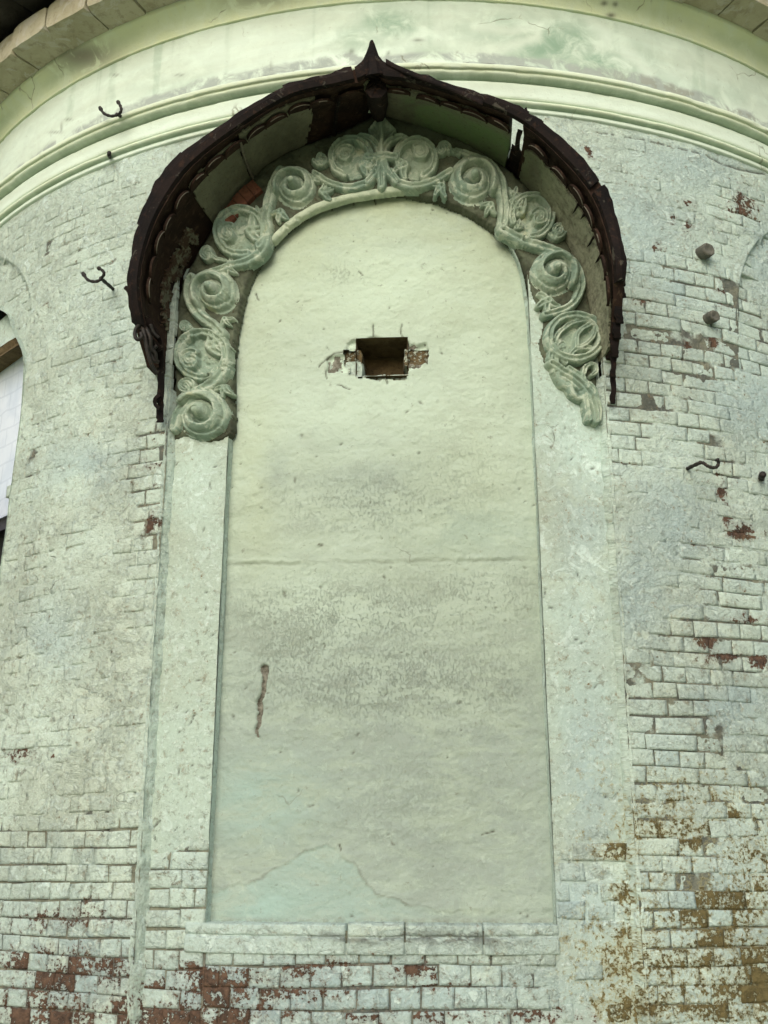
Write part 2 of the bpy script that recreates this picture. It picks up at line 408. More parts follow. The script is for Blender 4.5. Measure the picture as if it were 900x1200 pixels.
# ------------------------------------------------------------------ ground
g = np.array([[-300, -300, 0], [300, -300, 0], [300, 300, 0], [-300, 300, 0]], float)
go = make('ground', g, [(0, 1, 2, 3)], M_PALE_GROUND, uv=None); go['kind'] = 'structure'

# ------------------------------------------------------------------ key lines of the bay
phL = float(np.mean([at(197, 500)[0], at(150, 1190)[0], at(175, 850)[0]]))
phR = float(np.mean([at(713, 500)[0], at(757, 1190)[0], at(735, 850)[0]]))
REC1, REC2 = -.05, -.095
pL = float(np.mean([at(266, 540, REC1)[0], at(242, 1060, REC1)[0]]))
pR = float(np.mean([at(626, 540, REC1)[0], at(654, 1060, REC1)[0]]))
V_SILL = float(at(450, 1084, REC1)[1])
V_STR = 3.30                                # underside of the string course
V_BOT = -1.62
church = thing('church_wall', 'tall round whitewashed brick wall with a blind arched niche and peeling paint', 'wall', tuple(pos((phL + phR) / 2, -EYE, 0)))

# ------------------------------------------------------------------ painted fields of the wall (by place)
PEEL = [(178, 545, 9, 5, 1.2), (166, 549, 8, 4, .9), (183, 572, 10, 6, .35), (180, 617, 8, 8, 1.3), (152, 590, 5, 5, .8), (868, 622, 15, 7, 1.1), (846, 580, 7, 8, 1.3), (853, 603, 7, 11, 1.15),
        (832, 752, 5, 8, 1.1), (850, 770, 14, 6, 1.0), (890, 776, 14, 8, 1.5), (875, 727, 6, 5, 1), (868, 230, 8, 12, .85), (862, 249, 13, 5, .85), (805, 240, 5, 5, .95),
        (810, 268, 8, 5, .7), (790, 258, 5, 5, .7), (843, 345, 4, 22, .8), (835, 398, 8, 10, .75), (690, 176, 5, 6, 1), (25, 885, 15, 9, .75), (60, 880, 6, 6, .8), (752, 352, 5, 5, .9),
        (768, 290, 5, 8, .6), (845, 560, 4, 4, .9), (892, 560, 4, 7, .8), (806, 405, 6, 6, .7), (20, 1085, 60, 14, .18), (70, 1080, 60, 16, .42), (60, 1140, 110, 30, .50), (60, 1195, 140, 26, .66), (110, 1130, 50, 14, .5), (200, 1175, 60, 30, .6), (300, 1160, 60, 30, .5), (520, 1160, 60, 10, .42), (370, 1165, 60, 12, .45),
        (240, 1150, 50, 22, .75), (240, 1195, 80, 18, .72), (380, 1133, 70, 10, .55), (470, 1137, 40, 9, .6), (300, 1190, 60, 10, .5), (450, 1195, 150, 12, .38), (650, 1190, 60, 14, .55)]
OCH = [(870, 1150, 120, 60, .60), (850, 1060, 100, 40, .46), (800, 960, 90, 44, .40), (880, 1010, 50, 30, .48), (728, 995, 18, 14, .5), (735, 1045, 14, 16, .5), (720, 1120, 50, 50, .42), (745, 1180, 60, 30, .5),
       (720, 1150, 30, 14, .35), (770, 1165, 30, 50, .3)]
BLUE = [(745, 270, 70, 70, .9), (790, 610, 50, 90, .7), (745, 690, 40, 90, .7), (880, 470, 60, 60, .8), (810, 190, 80, 40, .9), (900, 300, 30, 60, .9), (795, 340, 14, 40, 1), (860, 830, 60, 50, .8),
        (780, 880, 60, 60, .5), (690, 620, 40, 200, .55), (690, 900, 40, 120, .7), (100, 545, 50, 30, .7), (60, 745, 40, 40, .5), (130, 400, 40, 50, .4), (820, 1060, 70, 60, .8), (680, 1060, 60, 50, .8), (60, 1060, 120, 60, .5),
        (400, 1165, 320, 60, 1.0), (80, 1120, 120, 90, .8), (230, 1040, 60, 60, .5)]
BRI = [(30, 350, 40, 60, .6), (110, 220, 90, 60, .45), (85, 555, 20, 25, .7), (190, 510, 14, 40, .9), (180, 560, 20, 40, .5), (690, 520, 40, 60, .75), (690, 690, 40, 60, .5), (640, 660, 30, 30, .4),
       (860, 650, 14, 10, .8), (800, 160, 120, 25, .7), (770, 790, 30, 14, .6), (850, 1075, 40, 14, .7), (720, 1050, 80, 40, .35), (840, 1180, 30, 40, .4), (80, 1035, 80, 40, .55), (200, 1035, 50, 40, .5), (450, 1160, 150, 40, .45),
       (740, 1075, 60, 30, .4), (230, 560, 30, 60, .35)]
GRN = []
COAT = [(740, 250, 50, 50, .5), (790, 600, 40, 60, .55), (745, 690, 30, 90, .5), (800, 180, 90, 40, .5), (880, 480, 40, 40, .35), (860, 830, 50, 40, .35), (900, 310, 26, 50, .5)]
UNCO = [(765, 430, 60, 60, .42), (870, 720, 40, 60, .42), (800, 870, 90, 50, .35), (780, 350, 60, 40, .3), (178, 570, 30, 60, .6), (60, 1080, 150, 60, .6), (100, 300, 40, 40, .25), (840, 400, 60, 50, .3)]
NICK = []
for i in range(230):
    a = random.random() * 3.14
    if i < 150: x, y = random.choice([(random.uniform(0, 190), random.uniform(230, 1000)), (random.uniform(715, 900), random.uniform(190, 1100))])
    elif i < 200: x, y = random.choice([(random.uniform(195, 262), random.uniform(520, 1000)), (random.uniform(632, 740), random.uniform(500, 950))])
    else: x, y = random.uniform(60, 190) if random.random() < .5 else random.uniform(720, 900), random.uniform(150, 700)
    if i < 90: x, y = random.uniform(0, 60 - 0) + max(0, 30 - 0) * 0, random.uniform(340, 900)
    L = random.uniform(1.2, 5); NICK.append((x, y, a, L, random.uniform(.6, 1.2)))
CRK = [[(700, 156), (716, 157), (735, 160), (752, 163), (768, 167), (790, 172), (812, 178), (830, 183), (848, 192), (866, 198), (900, 205)],
       [(112, 230), (120, 232), (118, 240), (128, 252)], [(770, 632), (790, 636)], [(802, 638), (826, 640), (838, 641)], [(838, 641), (868, 646)],
       [(188, 515), (172, 522), (170, 545)], [(222, 850), (228, 838), (236, 832)], [(182, 985), (180, 970), (188, 962)], [(700, 930), (718, 937), (727, 925)], [(12, 740), (22, 760), (10, 775), (20, 790)],
       [(130, 955), (122, 985), (126, 940)], [(655, 1000), (668, 1010), (664, 1030)], [(700, 1015), (702, 1000), (722, 1008)], [(640, 690), (637, 708)], [(735, 835), (745, 848)], [(736, 850), (760, 848), (778, 852)]]
def fields(V, depth=None):
    px, py = proj(V); u, v = wuv(V).T
    px = px + (fbm(u * 9, v * 9, 3) - .5) * 14; py = py + (fbm(u * 9, v * 9, 5) - .5) * 14
    n = fbm(u * 3, v * 3, 8)
    pe = blob(px, py, PEEL); oc = blob(px, py, OCH)
    pe2 = np.maximum(pe, oc); ochre = np.clip(sst(-.05, .05, oc - pe) + 0 * pe, 0, 1)
    right = sst(720, 740, px)
    bl = np.maximum(blob(px, py, BLUE), .25 * right); br = blob(px, py, BRI)
    br = np.maximum(br, .55 * sst(620, 200, py))  # upper coat brightened: light falloff painted into the colour
    gr = np.clip(.05 + .4 * sst(.5, .7, n) + .6 * sst(450, 1150, py), 0, 1)  # random grime, plus light falloff painted as a darker lower wall
    ma = np.stack([pe2, ochre, bl, br], 1); mb = np.stack([gr, 0 * px, blob(px, py, GRN), 0 * px], 1)
    return px, py, ma, mb
def coat(px, py, u, v):
    c = np.full(px.shape, .80)
    lf = px < 450
    bay = (px > 330 - py * .15) & (px < 640 + py * .1)
    c = np.where(lf, .70 - .62 * sst(930, 1010, py), .50 - .06 * sst(950, 1100, py))
    c = c + blob(px, py, COAT) - blob(px, py, UNCO) * .9
    c = c + (fbm(u * 4, v * 4, 21) - .5) * np.where(lf, .75, .95) + (fbm(u * 14, v * 14, 22, 3) - .5) * .3
    return c
def coat_bay(px, py, u, v):
    """inside the bay: smooth plaster above, bricks showing lower down"""
    n = (fbm(u * 5, v * 5, 31) - .5)
    l = 1.25 - 1.15 * sst(975, 1012, py + n * 40)
    r = 1.25 - .62 * sst(925, 1000, py + n * 60)
    low = sst(1085, 1100, py)
    c = np.where(px < 450, l, r)
    c = c * (1 - low) + low * (.04 + .75 * sst(560, 650, px + n * 120))
    return c + (fbm(u * 14, v * 14, 22, 3) - .5) * .3
def cov(c): return np.clip(-.0075 + .0097 * c, -.0075, .0035)
def nicks(px, py):
    o = np.zeros(px.shape)
    for x, y, a, L, wd in NICK:
        m = (np.abs(px - x) < L + 4) & (np.abs(py - y) < L + 4)
        if m.any():
            dx, dy = px[m] - x, py[m] - y; p = dx * math.cos(a) + dy * math.sin(a); q = -dx * math.sin(a) + dy * math.cos(a)
            o[m] = np.maximum(o[m], np.exp(-(p / L) ** 2 * 1.2 - (q / wd) ** 2))
    for pl in CRK:
        P = np.array(pl, float); x0, y0 = P.min(0) - 5; x1, y1 = P.max(0) + 5
        m = (px > x0) & (px < x1) & (py > y0) & (py < y1)
        if m.any():
            d, t = seg_dist(px[m] + (fbm(px[m] * .3, py[m] * .3, 2) - .5) * 4, py[m], P); o[m] = np.maximum(o[m], np.exp(-(d / 1.1) ** 2) * sst(.32, .5, fbm(px[m] * .12, py[m] * .12, 9)))
    return o
# shallow blind arches of the neighbouring bays (left with a window, right plain)
def bays(px, py):
    dl = np.where(py < 365, np.hypot((px + 6) / 42, (py - 362) / 60), (px + 6) / (42 - (py - 365) * .10) + .0)
    dl = sst(1.03, .93, np.where(py < 365, dl, np.maximum(dl, 0))) * sst(560, 380, py)
    d2 = np.where(py < 345, np.hypot((px - 925) / 58, (py - 345) / 80), np.abs(px - 925) / 58)
    d2 = sst(1.02, .95, d2) * sst(470, 330, py)
    return np.maximum(dl, d2)

WIN = [(-40, 352), (-8, 358), (7, 367), (11, 373), (15, 386), (18, 394), (23, 403), (28, 417), (28, 440), (24, 488), (17, 541), (12, 579), (8, 616), (2.7, 650), (-8, 745), (-90, 745)]
winP = np.stack(at(*np.array(WIN, float).T), 1)
def skin(name, us, vs_, base, coatfn, hole=None, parent=church, recess=True, mat=None):
    U, Vv = np.meshgrid(us, vs_, indexing='ij'); ph = U.ravel(); v = Vv.ravel()
    P0 = pos(ph, v, base); px, py, ma, mb = fields(P0)
    qx, qy = proj(P0); u_ = ph * R
    c = coatfn(qx, qy, u_ + 10, v + 10); d = cov(c)
    d = d + (fbm(u_ * 22 + 50, v * 22 + 50, 41, 4) - .5) * .006 * np.clip(.3 + c, .3, 1) + (fbm(u_ * 4 + 9, v * 4 + 5, 44, 3) - .5) * .012
    d = d + (fbm(u_ * 70 + 50, v * 70 + 50, 47, 2) - .5) * .003
    nk = nicks(qx, qy); d = d - nk * .007
    if recess: d = d - bays(qx, qy) * .025
    mb[:, 1] = np.clip((.64 - c) * 2.6, 0, 1) * .95; mb[:, 3] = np.clip(nk * 1.15 - .15, 0, 1) * .85
    V = pos(ph, v, base + d)
    keep = None
    F = gridF(len(us), len(vs_))
    if hole is not None:
        cc = np.stack([ph, v], 1)[F].mean(1); F = F[~hole(cc[:, 0], cc[:, 1])]
    V, F, ma, mb = prune(V, F, ma, mb)
    return make(name, V, F, mat or M_WALL, parent, ma=ma, mb=mb)
def lin(a, b, st): return np.linspace(a, b, max(2, int(round(abs(b - a) / st)) + 1))
vgrid = np.concatenate([lin(V_BOT, -.72, .06)[:-1], lin(-.72, V_STR + .03, .0065)])
ug = .0065 / R
in_win = lambda p, v: inside(p, v, winP)
skin('limewash_coat', np.concatenate([lin(-1.5, -.86, .04)[:-1], lin(-.86, phL, ug)]), vgrid, 0, coat, in_win)
skin('limewash_coat', np.concatenate([lin(phR, .64, ug), lin(.64, 1.5, .04)[1:]]), vgrid, 0, coat)
ARCHOUT = [(184, 520), (192, 400), (195, 358), (204, 320), (223, 282), (252, 240), (286, 199), (323, 171), (385, 145), (425, 129), (440, 121), (459, 125), (504, 138), (556, 158), (608, 193), (650, 236), (684, 294), (700, 341), (709, 388), (722, 520)]
aoP = np.stack(at(*np.array(ARCHOUT, float).T), 1); aoP = np.concatenate([aoP, [[phR + .02, 0], [phL - .02, 0]]])
skin('limewash_coat', lin(phL, phR, .009 / R), lin(1.75, V_STR + .03, .009), 0, coat, lambda p, v: inside(p, v, aoP) | (v < 1.78))
# the two plaster strips either side of the panel, and the bay below it
vb = np.concatenate([lin(V_BOT, -.72, .06)[:-1], lin(-.72, 2.62, .007)])
skin('plaster_strip', lin(phL, pL, ug), vb, REC1, coat_bay, recess=False, mat=M_FLAT)
skin('plaster_strip', lin(pR, phR, ug), vb, REC1, coat_bay, recess=False, mat=M_FLAT)
skin('limewash_coat', lin(pL, pR, ug), np.concatenate([lin(V_BOT, -.72, .06)[:-1], lin(-.72, V_SILL - .02, .007)]), REC1, coat_bay, recess=False)
def ribbon(name, ph, v, d0, d1, n, mat, wob=.008, seed=0, parent=church, splay=0.0, label=None, bri=.3):
    """a reveal: from depth d0 to d1 along a line on the wall"""
    m = len(ph); T = np.linspace(0, 1, n)
    j = (fbm(np.arange(m) * .21 + seed, np.zeros(m), seed + 9, 4) - .5)
    A = np.stack([pos(ph + splay / R * ((t - .35) + j * .5), v, d0 + (d1 - d0) * (t ** 1.5)) for t in T], 1)
    s = np.arange(m)[:, None] * .11; q = T[None] * 3
    A[..., 0] += (fbm(s + seed, q + 0 * s, seed) - .5) * wob * 2; A[..., 2] += (fbm(s + seed, q + 0 * s, seed + 4) - .5) * wob * 2
    V = A.reshape(-1, 3); F = gridF(m, n); UVr = wuv(V); UVr[:, 0] += np.tile(np.abs(d1 - d0) * T, m)
    px, py, ma, mb = fields(V); mb[:, 0] = .25; ma[:, 3] = np.maximum(ma[:, 3], bri + .25); ma[:, 2] = .15
    return make(name, V, F, mat, parent, uv=UVr, ma=ma, mb=mb, label=label)
vv = lin(V_BOT, 2.0, .01)
ribbon('bay_edge', np.full(vv.shape, phL), vv, .004, REC1 - .012, 9, M_WALL, .008, 3, splay=.034, bri=.4)
ribbon('bay_edge', np.full(vv.shape, phR), vv, .004, REC1 - .012, 9, M_WALL, .006, 5, splay=-.030, bri=-.1)

ph_ = np.linspace(-math.pi, math.pi, 97)
A_ = np.stack([pos(ph_, np.full(97, h_), -.30) for h_ in (V_BOT, 0, 1.5, 3.0, 4.4)], 1)
make('wall_core', A_.reshape(-1, 3), gridF(97, 5), M_HOLE, church, uv=None)
# ------------------------------------------------------------------ bricks: header bond with some stretchers
CO, LH = .0755, .134
bricks = []
def lay(p0, p1, v0, v1, base, coatfn, seed, skip=None, stretch=.22, CO=.0745, LH=.120):
    rr = random.Random(seed); u0, u1 = p0 * R, p1 * R
    k0 = int(math.floor((v0 + 2) / CO)); k1 = int(math.ceil((v1 + 2) / CO))
    for k in range(k0, k1):
        va = k * CO - 2
        if va < v0 - .02 or va + CO > v1 + .03: continue
        wav = lambda u: .006 * math.sin(u * 2.1 + k * .07) + .004 * math.sin(u * 5.3 + k)
        u = u0 - (LH * .5 if k % 2 else 0) + rr.uniform(-.012, .012)
        while u < u1:
            L = LH * (2 if rr.random() < stretch else 1) + rr.uniform(-.006, .006)
            a, b = max(u, u0 + .002), min(u + L, u1 - .002); u += L
            if b - a < .035: continue
            j = .0029
            c = np.array([[a + j, va + j], [b - j, va + j], [b - j, va + CO - j], [a + j, va + CO - j]])
            c += np.array([[rr.gauss(0, .0022), rr.gauss(0, .0016)] for _ in range(4)])
            c[:, 1] += [wav(x) for x in c[:, 0]]
            m = c.mean(0)
            if skip and skip(np.array([m[0] / R]), np.array([m[1]]))[0]: continue
            bricks.append((c, base, coatfn, rr.random(), rr.gauss(0, .0015), seed))
noWin = lambda p, v: inside(p, v, winP)
VIS0, VIS1 = -.70, V_STR - .05
lay(-.83, phL, VIS0, VIS1, 0, coat, 1, noWin, .10, .0665, .107)
lay(phR, .63, VIS0, VIS1, 0, coat, 2, None, .30, .0655, .114)
lay(phL, pL, VIS0, .12, REC1, coat_bay, 3, None, .12, .0705, .112)
lay(pR, phR, VIS0, .30, REC1, coat_bay, 4, None, .25, .0690, .112)
lay(pL, pR, VIS0, V_SILL - .075, REC1, coat_bay, 5, stretch=.04)
built = []
UW = np.array([0, .1, .9, 1.]); VW = np.array([0, .16, .84, 1.])
for c, base, cf, rnd, dj, sd in bricks:
    S, T = np.meshgrid(UW, VW, indexing='ij'); S = S[..., None]; T = T[..., None]
    Q = ((1 - S) * (1 - T) * c[0] + S * (1 - T) * c[1] + S * T * c[2] + (1 - S) * T * c[3]).reshape(-1, 2)
    edge = ((S[..., 0] == 0) | (S[..., 0] == 1) | (T[..., 0] == 0) | (T[..., 0] == 1)).ravel()
    P0 = pos(Q[:, 0] / R, Q[:, 1], base); qx, qy = proj(P0)
    if qx.max() < -30 or qx.min() > 930 or qy.min() > 1230 or qy.max() < 60: continue
    cc = cf(qx, qy, Q[:, 0] + 10, Q[:, 1] + 10)
    if (cov(cc) > .0025).all(): continue
    d = dj + (fbm(Q[:, 0] * 30 + 20, Q[:, 1] * 30 + 20, 51, 3) - .5) * .007 + (fbm(Q[:, 0] * 4 + 9, Q[:, 1] * 4 + 5, 44, 3) - .5) * .012 - edge * (.0008 + .0022 * _h(np.arange(16), np.full(16, int(rnd * 9999)), 3))
    d = d - bays(qx, qy) * .025
    V = np.concatenate([pos(Q[:, 0] / R, Q[:, 1], base + d), pos(Q[:, 0] / R, Q[:, 1], base - .03)])
    ring = [0, 4, 8, 12, 13, 14, 15, 11, 7, 3, 2, 1]
    F = [tuple(r) for r in gridF(4, 4)] + [(ring[i], ring[i] + 16, ring[(i + 1) % 12] + 16, ring[(i + 1) % 12]) for i in range(12)]
    fx, fy, ma, mb = fields(V)
    k = ma[:, 0]; ma[:, 0] = np.where(k > .25, k + (rnd - .5) * .75, k)
    ma[:, 3] = np.clip(ma[:, 3] + (rnd * 7 % 1 - .5) * .35, 0, 1.2); ma[:, 2] = np.clip(ma[:, 2] + (rnd * 13 % 1 - .5) * .3, 0, 1)
    ma[:16, 0][edge] += .10
    size = (qx.max() - qx.min()) * (qy.max() - qy.min()) * (1 if cov(cc).mean() < -.001 else .3)
    cy = (np.clip(qx.mean(), 0, 900) == qx.mean()) & (np.clip(qy.mean(), 0, 1200) == qy.mean())
    built.append((size * (1 if cy else .05), V, F, ma, mb))
built.sort(key=lambda b: -b[0])
for sz, V, F, ma, mb in built[:300]:
    make('brick', V, F, M_WALL, church, ma=ma, mb=mb)
V, F = join([(b[1], b[2]) for b in built[300:]])
make('brickwork', V, F, M_WALL, church, ma=np.concatenate([b[3] for b in built[300:]]), mb=np.concatenate([b[4] for b in built[300:]]), kind='stuff')
print('bricks', len(built))

# ------------------------------------------------------------------ the niche panel
OPEN = [(240, 1083), (252, 800), (262, 600), (266, 520), (270, 450), (275, 390), (283, 345), (296, 308), (316, 274), (344, 249), (386, 231), (446, 220), (500, 226), (550, 244), (586, 271), (607, 304), (617, 345), (621, 400), (626, 520), (640, 800), (656, 1083)]
oP = np.stack(at(*smooth(OPEN, 8).T, REC1), 1)
oP[:8 * 4, 0] = oP[:8 * 4, 0] * 0 + pL; oP[-8 * 3:, 0] = pR
ribbon('niche_reveal', oP[:, 0], oP[:, 1], REC1 + .002, REC2 - .02, 9, M_WALL, .006, 8, bri=.45)  # reveal brightened: bounced light painted into its colour
hx0, hx1 = [float(at(x, 418, REC2)[0]) for x in (417, 478)]
hv1, hv0 = [float(at(447, y, REC2)[1]) for y in (396, 441)]
pu = np.concatenate([lin(pL - .012, hx0, .0052 / R)[:-1], lin(hx0, hx1, .0052 / R)[:-1], lin(hx1, pR + .012, .0052 / R)])
pv = np.concatenate([lin(V_SILL - .03, hv0, .0052)[:-1], lin(hv0, hv1, .0052)[:-1], lin(hv1, 2.98, .0052)])
U, Vv = np.meshgrid(pu, pv, indexing='ij'); ph = U.ravel(); v = Vv.ravel(); u_ = ph * R
qx, qy = proj(pos(ph, v, REC2))
wx = qx + (fbm(u_ * 12 + 5, v * 12 + 5, 61) - .5) * 10; wy = qy + (fbm(u_ * 12 + 5, v * 12 + 5, 62) - .5) * 10
d = (fbm(u_ * 3 + 7, v * 3 + 7, 63, 3) - .5) * .014 + (fbm(u_ * 12 + 7, v * 18 + 7, 64, 5, .62) - .5) * .013 + (fbm(u_ * 60 + 7, v * 60 + 7, 65, 2) - .5) * .002
ycr = 657 - (qx - 450) * .014 + (fbm(u_ * 14 + 1, v * 0, 66) - .5) * 6
up = sst(3, -3, qy - ycr); d += up * .002; d += np.exp(-((qy - ycr + 2) / 2.2) ** 2) * .009 * sst(.45, .7, fbm(u_ * 9, v * 0 + 4, 71)) * fbm(u_ * 30 + 3, v * 30, 67); ck = np.exp(-((qy - ycr - 2) / 1.3) ** 2) * sst(.3, .55, fbm(u_ * 12 + 3, v * 2, 68))
d -= ck * .002
LOWP = [(236, 1046), (262, 1040), (300, 1030), (330, 1012), (358, 998), (385, 989), (402, 998), (418, 1016), (440, 1043), (470, 1058), (520, 1066), (600, 1068), (665, 1066), (665, 1120), (236, 1120)]
wx, wy = wx + (fbm(u_ * 28, v * 28, 72) - .5) * 9, wy + (fbm(u_ * 28, v * 28, 73) - .5) * 9
low = inside(wx, wy, LOWP).astype(float); dl, _ = seg_dist(wx, wy, LOWP[:-2])
low = np.where(low > 0, sst(0, 3, dl), 0); d -= low * .0025
lowl = np.exp(-(dl / 1.1) ** 2) * sst(560, 420, qx) * sst(.35, .6, fbm(u_ * 16, v * 16, 69)); dl_ = np.exp(-(dl / 2.2) ** 2) * sst(600, 460, qx); d += dl_ * .0015 * (1 - low)
gd, gt = seg_dist(wx * .6 + qx * .4, qy, [(309, 783), (307, 810), (304, 835), (300, 862)])
go_ = sst(5.2, 2.6, gd * (1 + .7 * gt)); d -= go_ * .022
# broken ring round the putlog hole
RING = [(381, 421), (392, 414), (404, 412), (405, 400), (417, 396), (478, 396), (480, 400), (500, 401), (503, 412), (500, 424), (492, 430), (470, 440), (446, 446), (420, 442), (398, 436), (384, 432)]
rd, _ = seg_dist(wx, wy, RING + RING[:1]); ri = inside(wx, wy, RING)
ring = np.where(ri, sst(0, 2.5, rd), 0); d -= ring * .016 * (.5 + fbm(u_ * 40 + 2, v * 40 + 2, 70))
notch = np.zeros(qx.shape)
for x0, y0, x1, y1 in ((405, 412, 419, 427), (476, 410, 499, 424), (405, 426, 417, 443)):
    notch = np.maximum(notch, sst(0, 1.2, np.minimum(np.minimum(qx * .7 + wx * .3 - x0, x1 - qx * .7 - wx * .3), np.minimum(qy * .7 + wy * .3 - y0, y1 - qy * .7 - wy * .3))) * (.9 if x0 != 405 or y0 != 426 else .35))
lines = np.zeros(qx.shape)
for pl in ([(437, 381), (438, 395)], [(470, 380), (471, 396)], [(375, 429), (384, 420), (392, 414), (404, 412)], [(453, 443), (454, 450)], [(382, 433), (383, 442)], [(395, 452), (404, 455), (410, 458)],
           [(437, 226), (439, 240)], [(412, 231), (414, 240)], [(388, 238), (390, 246)], [(300, 345), (303, 352)], [(614, 335), (618, 346)], [(421, 320), (425, 324)], [(398, 990), (400, 996)], [(566, 978), (580, 975)], [(361, 944), (367, 944)]):
    dd, _ = seg_dist(wx * .35 + qx * .65, wy * .35 + qy * .65, pl); lines = np.maximum(lines, np.exp(-(dd / .8) ** 2))
d -= lines * .006
spk = np.zeros(qx.shape)
for i in range(110):
    x = random.uniform(262, 640); y = random.uniform(240, 1075); s_ = random.uniform(.6, 1.4) * (1.5 if random.random() < .12 else 1)
    m = (np.abs(qx - x) < 8) & (np.abs(qy - y) < 8); e_ = random.uniform(.5, 1.2)
    spk[m] = np.maximum(spk[m], np.exp(-((qx[m] - x) / (s_ * 1.4)) ** 2 - ((wy[m] - wy[m].mean() + qy[m].mean() - y) / (s_ * e_)) ** 2))
d -= spk * .006
yel = np.maximum(sst(300, 225, qy + (np.abs(qx - 450) * .35)) * .95, .50 * sst(470, 260, qy)) + blob(qx, qy, [(300, 560, 30, 140, .45), (560, 560, 60, 120, .25), (560, 880, 90, 170, .45), (330, 960, 60, 60, .4), (560, 1068, 60, 6, .8)])  # yellowish patches, plus bounced glow painted across the panel top
gry = .15 + .85 * sst(520, 900, qy) + blob(qx, qy, [(325, 550, 18, 30, .7), (430, 560, 80, 30, .55), (400, 520, 80, 20, .35), (480, 400, 60, 60, .0), (620, 300, 30, 60, .2), (470, 290, 40, 12, .4)]) + low * .35
bri = blob(qx, qy, [(450, 330, 120, 70, .75), (430, 480, 150, 60, .5), (560, 400, 60, 140, .4), (370, 700, 60, 50, .35), (330, 330, 40, 60, .5)]) + ring * (1 - np.clip(notch * 2, 0, 1)) * .8 * (fbm(u_ * 25, v * 25 + 8, 75) > .46)
wear = blob(qx, qy, [(400, 720, 150, 40, 1), (350, 760, 60, 60, .9), (450, 800, 160, 50, 1), (430, 590, 130, 40, .7), (540, 560, 60, 60, .5), (560, 700, 80, 40, .8), (400, 320, 22, 14, .8), (560, 800, 70, 60, .7), (480, 940, 120, 80, .35)])
grn = blob(qx, qy, [(300, 940, 70, 50, .8), (560, 620, 80, 30, .3), (300, 1060, 60, 20, .4), (640, 440, 20, 60, .5)]) + low * .55 * sst(540, 420, qx)
hole = np.clip(notch * .25 + lines * .9 + spk * .75 + ck * .22 + lowl * .3, 0, 1)
brk = np.clip(go_ * 1.1 + notch * 1.3 + ring * .75 * (fbm(u_ * 18, v * 18 + 8, 77) > .52), 0, 1)
ma = np.stack([yel, np.clip(gry, 0, 1), np.clip(bri, 0, 1), brk], 1)
mb = np.stack([grn, sst(1072, 1082, qy) * .6 + .35 * np.exp(-((qx - 262 - (660 - qy) * .04) / 5) ** 2), wear, hole], 1)  # second channel: darker along the panel foot and left edge
V = pos(ph, v, REC2 + d)
F = gridF(len(pu), len(pv)); cp = np.stack([ph, v], 1)[F].mean(1)
jx, jy = wx[F].mean(1) * .55 + qx[F].mean(1) * .45, wy[F].mean(1) * .55 + qy[F].mean(1) * .45
cut = (cp[:, 0] > hx0) & (cp[:, 0] < hx1) & (cp[:, 1] > hv0) & (cp[:, 1] < hv1)
for x0, y0, x1, y1 in ((402, 410, 420, 428), (474, 408, 501, 426), (409, 424, 420, 441), (420, 436, 476, 445)):
    cut |= (jx > x0) & (jx < x1) & (jy > y0) & (jy < y1)
F = F[~cut]
V, F, ma, mb = prune(V, F, ma, mb)
make('niche_panel', V, F, M_PANEL, church, ma=ma, mb=mb)
# the putlog hole: a bricked pocket going into the wall
def pocket():
    n = 10; Vs = []; Fs = []; o = 0
    dd = np.linspace(REC2 + .004, REC2 - .20, n)
    sides = [([hx0, hx1], [hv1, hv1]), ([hx1, hx1], [hv1, hv0]), ([hx1, hx0], [hv0, hv0]), ([hx0, hx0], [hv0, hv1])]
    for k, (pp, vv2) in enumerate(sides):
        t = np.linspace(0, 1, 12); p = pp[0] + (pp[1] - pp[0]) * t; q = vv2[0] + (vv2[1] - vv2[0]) * t
        A = np.stack([pos(p, q, x) for x in dd], 1); A[1:-1, 1:] += (rng.random(A[1:-1, 1:].shape) - .5) * .012
        Vs.append(A.reshape(-1, 3)); Fs += [tuple(r + o) for r in gridF(12, n)]; o += 12 * n
    A = pos(*np.meshgrid(np.linspace(hx0, hx1, 8), np.linspace(hv0, hv1, 8), indexing='ij'), REC2 - .20)
    Vs.append(A.reshape(-1, 3)); Fs += [tuple(r + o) for r in gridF(8, 8)]
    return np.concatenate(Vs), Fs
V, F = pocket(); hole_o = make('putlog_hole', V, F, M_HOLE, church)
def block(ph0, ph1, v0, v1, d0, d1, jit=.004, n=3, seed=0):
    r = np.random.default_rng(seed); G = np.linspace(0, 1, n); A, B, C_ = np.meshgrid(G, G, G, indexing='ij')
    edge = [(A == 0) | (A == 1), (B == 0) | (B == 1), (C_ == 0) | (C_ == 1)]; k = sum(e.astype(int) for e in edge)
    P = pos(ph0 + (ph1 - ph0) * (A + (.5 - A) * .08 * (k == 3)), v0 + (v1 - v0) * (B + (.5 - B) * .10 * (k == 3)), d0 + (d1 - d0) * C_)
    P = P + r.normal(0, jit, P.shape); V = P.reshape(-1, 3); I = np.arange(n ** 3).reshape(n, n, n); F = []
    for ax in range(3):
        for s in (0, n - 1):
            J = np.take(I, s, ax)
            for i in range(n - 1):
                for j in range(n - 1):
                    q = (J[i, j], J[i + 1, j], J[i + 1, j + 1], J[i, j + 1]); F.append(tuple(int(z) for z in (q if s else q[::-1])))
    return V, F
